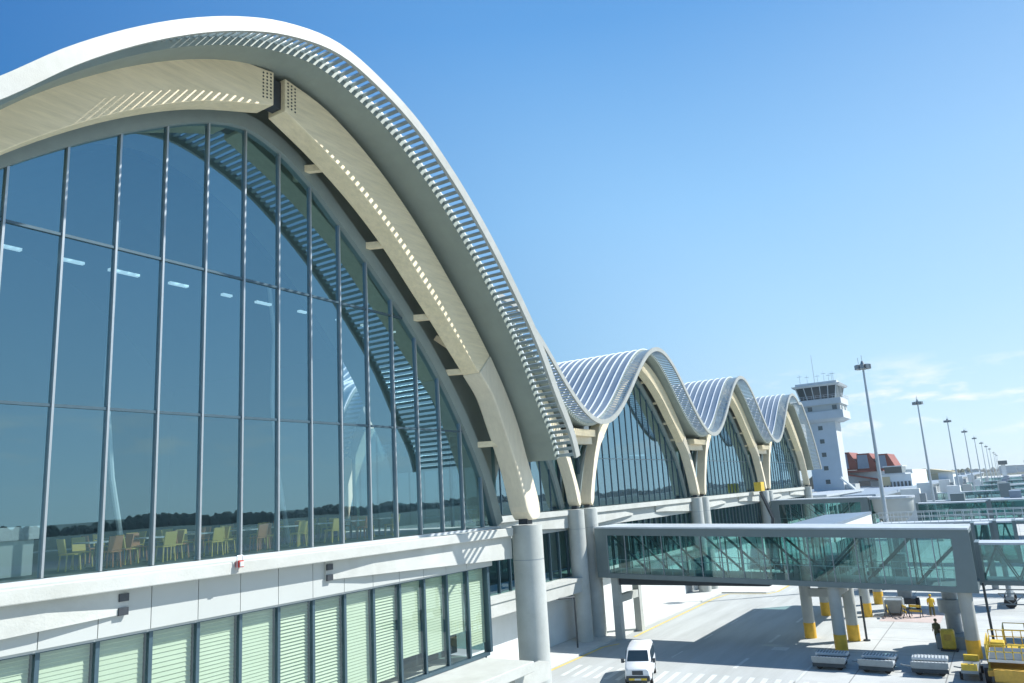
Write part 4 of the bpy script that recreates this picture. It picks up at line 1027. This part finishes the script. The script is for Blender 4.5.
# low service vehicle in the shade of the boarding tunnel
t = thing('baggage_tractor', 'small dark tow tractor parked in the shade beyond the nearest bridge', 'tractor', (92, 14, 0))
MB().box(90,93,13.4,15,-EYE+.4,-EYE+1.1).build('body','midgrey',t,bevel=.08); MB().box(91.6,92.8,13.5,14.9,-EYE+1.1,-EYE+1.9).build('cab','dark',t,bevel=.06)
for x in (90.6,92.4):
    for y in (13.35,15.05): MB().tube((x,y-.1,-EYE+.35),(x,y+.1,-EYE+.35),.35,n=14).build('wheel','tyre',t)

# ------------------------------------------------------------------ people (skinned bodies)
def person(x, y, rz, label, cloth, pose=0):
    t = thing('person', label, 'person', (x, y, 0), rz=rz)
    J = [((0,0,.95),.15),((0,0,1.2),.145),((0,.0,1.42),.15),((0,0,1.53),.06),((.015,0,1.62),.095),((.01,0,1.72),.085),
         ((0,.19,1.40),.06),((.05,.25,1.14),.047),((.16+.1*pose,.24,.92+.15*pose),.038),((0,-.19,1.40),.06),((-.02,-.26,1.13),.047),((.06,-.27,.9),.038),
         ((0,.10,.86),.095),((.06,.12,.48),.068),((0,.13,.07),.05),((.14,.14,.04),.045),((0,-.10,.86),.095),((-.02,-.12,.48),.068),((-.09,-.13,.07),.05),((.05,-.14,.04),.045)]
    E = [(0,1),(1,2),(2,3),(3,4),(4,5),(2,6),(6,7),(7,8),(2,9),(9,10),(10,11),(0,12),(12,13),(13,14),(14,15),(0,16),(16,17),(17,18),(18,19)]
    me = bpy.data.meshes.new('body'); me.from_pydata([j[0] for j in J], E, [])
    o = bpy.data.objects.new('body', me); col.objects.link(o); o.parent = t
    o.modifiers.new('skin', 'SKIN'); 
    if not me.skin_vertices: me.attributes.new
    for i, j in enumerate(J):
        sv = me.skin_vertices[0].data[i]; sv.radius = (j[1], j[1]); sv.use_root = (i == 0)
    o.modifiers.new('sub', 'SUBSURF').levels = 1; me.materials.append(M['skin'])
    o.modifiers['sub'].render_levels = 1
    # clothes: shirt and trousers around the body, hair / helmet
    MB().lathe([(.19,.80),(.185,1.0),(.20,1.2),(.225,1.4),(.15,1.49),(.07,1.5)],0,0,16).build('shirt', cloth, t, local=True, smooth=True)
    b = MB()
    for s, kx, ax in ((1,.06,0),(-1,-.02,-.09)): b.tube((0,s*.10,.9),(kx,s*.12,.48),.12,.09,n=12); b.tube((kx,s*.12,.5),(ax,s*.13,.1),.09,.08,n=12)
    b.build('trousers', 'cloth2', t, local=True)
    b = MB()
    for s, ex in ((1,.05),(-1,-.02)): b.tube((0,s*.2,1.43),(ex,s*.255,1.14),.075,.06,n=10)
    b.build('sleeves', cloth, t, local=True)
    MB().lathe([(.115,1.66),(.11,1.74),(.06,1.80),(.02,1.81)],.01,0,14).build('cap', cloth, t, local=True, smooth=True)
    return t
person(76.4,7.4,math.radians(200),'person in yellow high-visibility clothing standing on the red ground marking','cloth1')
person(64.0,6.1,math.radians(160),'person in dark olive clothing standing beside the yellow power unit box','cloth2',1)

# worker's yellow kit on the slab at the second valley
t = thing('maintenance_lift', 'yellow maintenance lift basket with dark arm against the far terminal slab', 'lift', (113, 30.4, 0))
MB().box(112.4,114.2,30.2,31.2,-1.3,.0).build('basket','yell2',t); b = MB().beam((113.3,30.6,-1.4),(114.5,29.6,-5.2),.35,.35).beam((114.5,29.6,-5.2),(113.0,30.2,-11.2),.4,.4); b.build('arm','steel',t)
MB().box(111,115,29.6,31.2,-EYE+.5,-EYE+1.3).build('base','midgrey',t)
for x in (111.7,114.3): MB().tube((x,29.5,-EYE+.45),(x,31.3,-EYE+.45),.45,n=14).build('wheel','tyre',t)

# ------------------------------------------------------------------ café furniture behind the near glass
fz = EYE-1.32
def make_chair(m, nm='x'):
    t = thing('cafe_chair', nm, 'chair', (0,0,0), 'chairs behind the near glass')
    MB().box(-.22,.22,-.22,.22,.44,.48).build('seat', m, t, local=True)
    MB().hexa([(.19,-.2,.5),(.23,-.2,.5),(.23,.2,.5),(.19,.2,.5),(.27,-.2,.9),(.31,-.2,.9),(.31,.2,.9),(.27,.2,.9)]).build('backrest', m, t, local=True)
    for sx in (-1,1):
        for sy in (-1,1): MB().beam((sx*.18,sy*.18,.44),(sx*.21,sy*.21,0),.035,.035).build('leg', m, t, local=True)
    return t
def make_table():
    t = thing('cafe_table', 'x', 'table', (0,0,0), 'tables behind the near glass')
    MB().box(-.45,.45,-.45,.45,.72,.76).build('tabletop', 'rail', t, local=True); MB().tube((0,0,.03),(0,0,.72),.04,n=8).build('pedestal','steel',t,local=True)
    MB().lathe([(.26,0),(.26,.03),(.05,.05)],0,0,14).build('foot','steel',t,local=True)
    return t
c1 = make_chair('chairy'); c2 = make_chair('chairo'); tb = make_table()
ordn = ['first window-row', 'second window-row', 'third window-row', 'fourth window-row', 'fifth window-row', 'sixth window-row', 'seventh window-row', 'eighth window-row', 'first back-row', 'second back-row', 'third back-row', 'fourth back-row', 'fifth back-row']
tx = [(12.7,23.0),(14.5,23.1),(16.3,23.2),(18.1,23.2),(19.9,23.2),(21.7,23.3),(23.5,23.3),(25.3,23.4),(15.2,26.4),(18.0,26.6),(20.8,26.6),(23.6,26.8),(26.2,26.8)]
for i, (x, y) in enumerate(tx):
    l = 'small pale square cafe table behind the glass, %s one from the white counter' % ordn[i]
    if i == 0: tb.location = (x,y,fz); tb['label'] = l
    else: dup(tb, (x,y,fz), l)
k1 = k2 = 0
for i, (x, y) in enumerate(tx):
    for (dx, dy, rz, side) in ((.75,0,0,'far'),(-.75,0,math.pi,'near'),(0,-.75,-math.pi/2,'window'),(0,.75,math.pi/2,'inner')):
        src = c1 if (i+len(side)) % 3 else c2; cn = 'yellow' if src is c1 else 'orange'
        l = '%s cafe chair on the %s side of the %s table' % (cn, side, ordn[i])
        if (src is c1 and k1 == 0) or (src is c2 and k2 == 0):
            src.location = (x+dx,y+dy,fz); src.rotation_euler = (0,0,rz); src['label'] = l
        else: dup(src, (x+dx,y+dy,fz), l, rz=rz)
        if src is c1: k1 += 1
        else: k2 += 1
t = thing('service_counter', 'white service counter with pale rack behind the glass at the far left', 'counter', (10.0, 23.2, fz))
MB().box(9.7,10.9,22.6,23.6,-.35,.0).build('counter_top','white',t); MB().box(9.8,10.8,22.7,23.5,-1.3,-.35).build('cabinet','panel',t)
b = MB()
for z in (-1.1,-.85,-.6): b.box(9.65,9.8,22.6,23.6,z,z+.03)
for y in (22.6,23.55): b.box(9.65,9.7,y,y+.05,-1.3,-.35)
b.build('rack','rail',t)

# ------------------------------------------------------------------ air
hz = MB().box(-700, 4200, -1100, 700, -EYE-1.0, 60-EYE)
hb = bpy.data.materials.new('haze_air'); hb.use_nodes = True; t_ = hb.node_tree; t_.nodes.clear()
ho = t_.nodes.new('ShaderNodeOutputMaterial'); hv = t_.nodes.new('ShaderNodeVolumePrincipled')
hv.inputs['Color'].default_value = (.93, .97, 1.0, 1); hv.inputs['Density'].default_value = .00013; hv.inputs['Anisotropy'].default_value = .3
t_.links.new(hv.outputs[0], ho.inputs['Volume'])
h = hz.build('haze', hb); tag(h, 'thin pale blue airfield haze', 'haze', kind='stuff')

# ------------------------------------------------------------------ parts that come in several separate pieces become one mesh each
def split_loose(o):
    me = o.data; n = len(me.vertices); par = list(range(n))
    def find(a):
        while par[a] != a: par[a] = par[par[a]]; a = par[a]
        return a
    for e in me.edges:
        a, b_ = find(e.vertices[0]), find(e.vertices[1])
        if a != b_: par[a] = b_
    groups = {}
    for p in me.polygons: groups.setdefault(find(p.vertices[0]), []).append(p)
    if len(groups) < 2: return
    for g_, polys in list(groups.items()):
        ids = sorted({v for p in polys for v in p.vertices}); ix = {v: k for k, v in enumerate(ids)}
        m2 = bpy.data.meshes.new(o.name.split('.')[0]); m2.from_pydata([tuple(me.vertices[v].co) for v in ids], [], [tuple(ix[v] for v in p.vertices) for p in polys])
        for k, p in enumerate(polys): m2.polygons[k].use_smooth = p.use_smooth
        m2.materials.append(me.materials[0])
        c = bpy.data.objects.new(o.name.split('.')[0], m2); col.objects.link(c); c.parent = o.parent
        for md in o.modifiers:
            q = c.modifiers.new(md.name, md.type); q.width = md.width; q.segments = md.segments; q.limit_method = md.limit_method
    bpy.data.objects.remove(o)
for o in [o for o in bpy.data.objects if o.type == 'MESH' and o.parent and o.name.split('.')[0] in ('end_frame','square_column','support_post','window','anchor_plate','service_door','side_glass','leg','bolt','portal_frame','trousers','sleeves')]:
    split_loose(o)
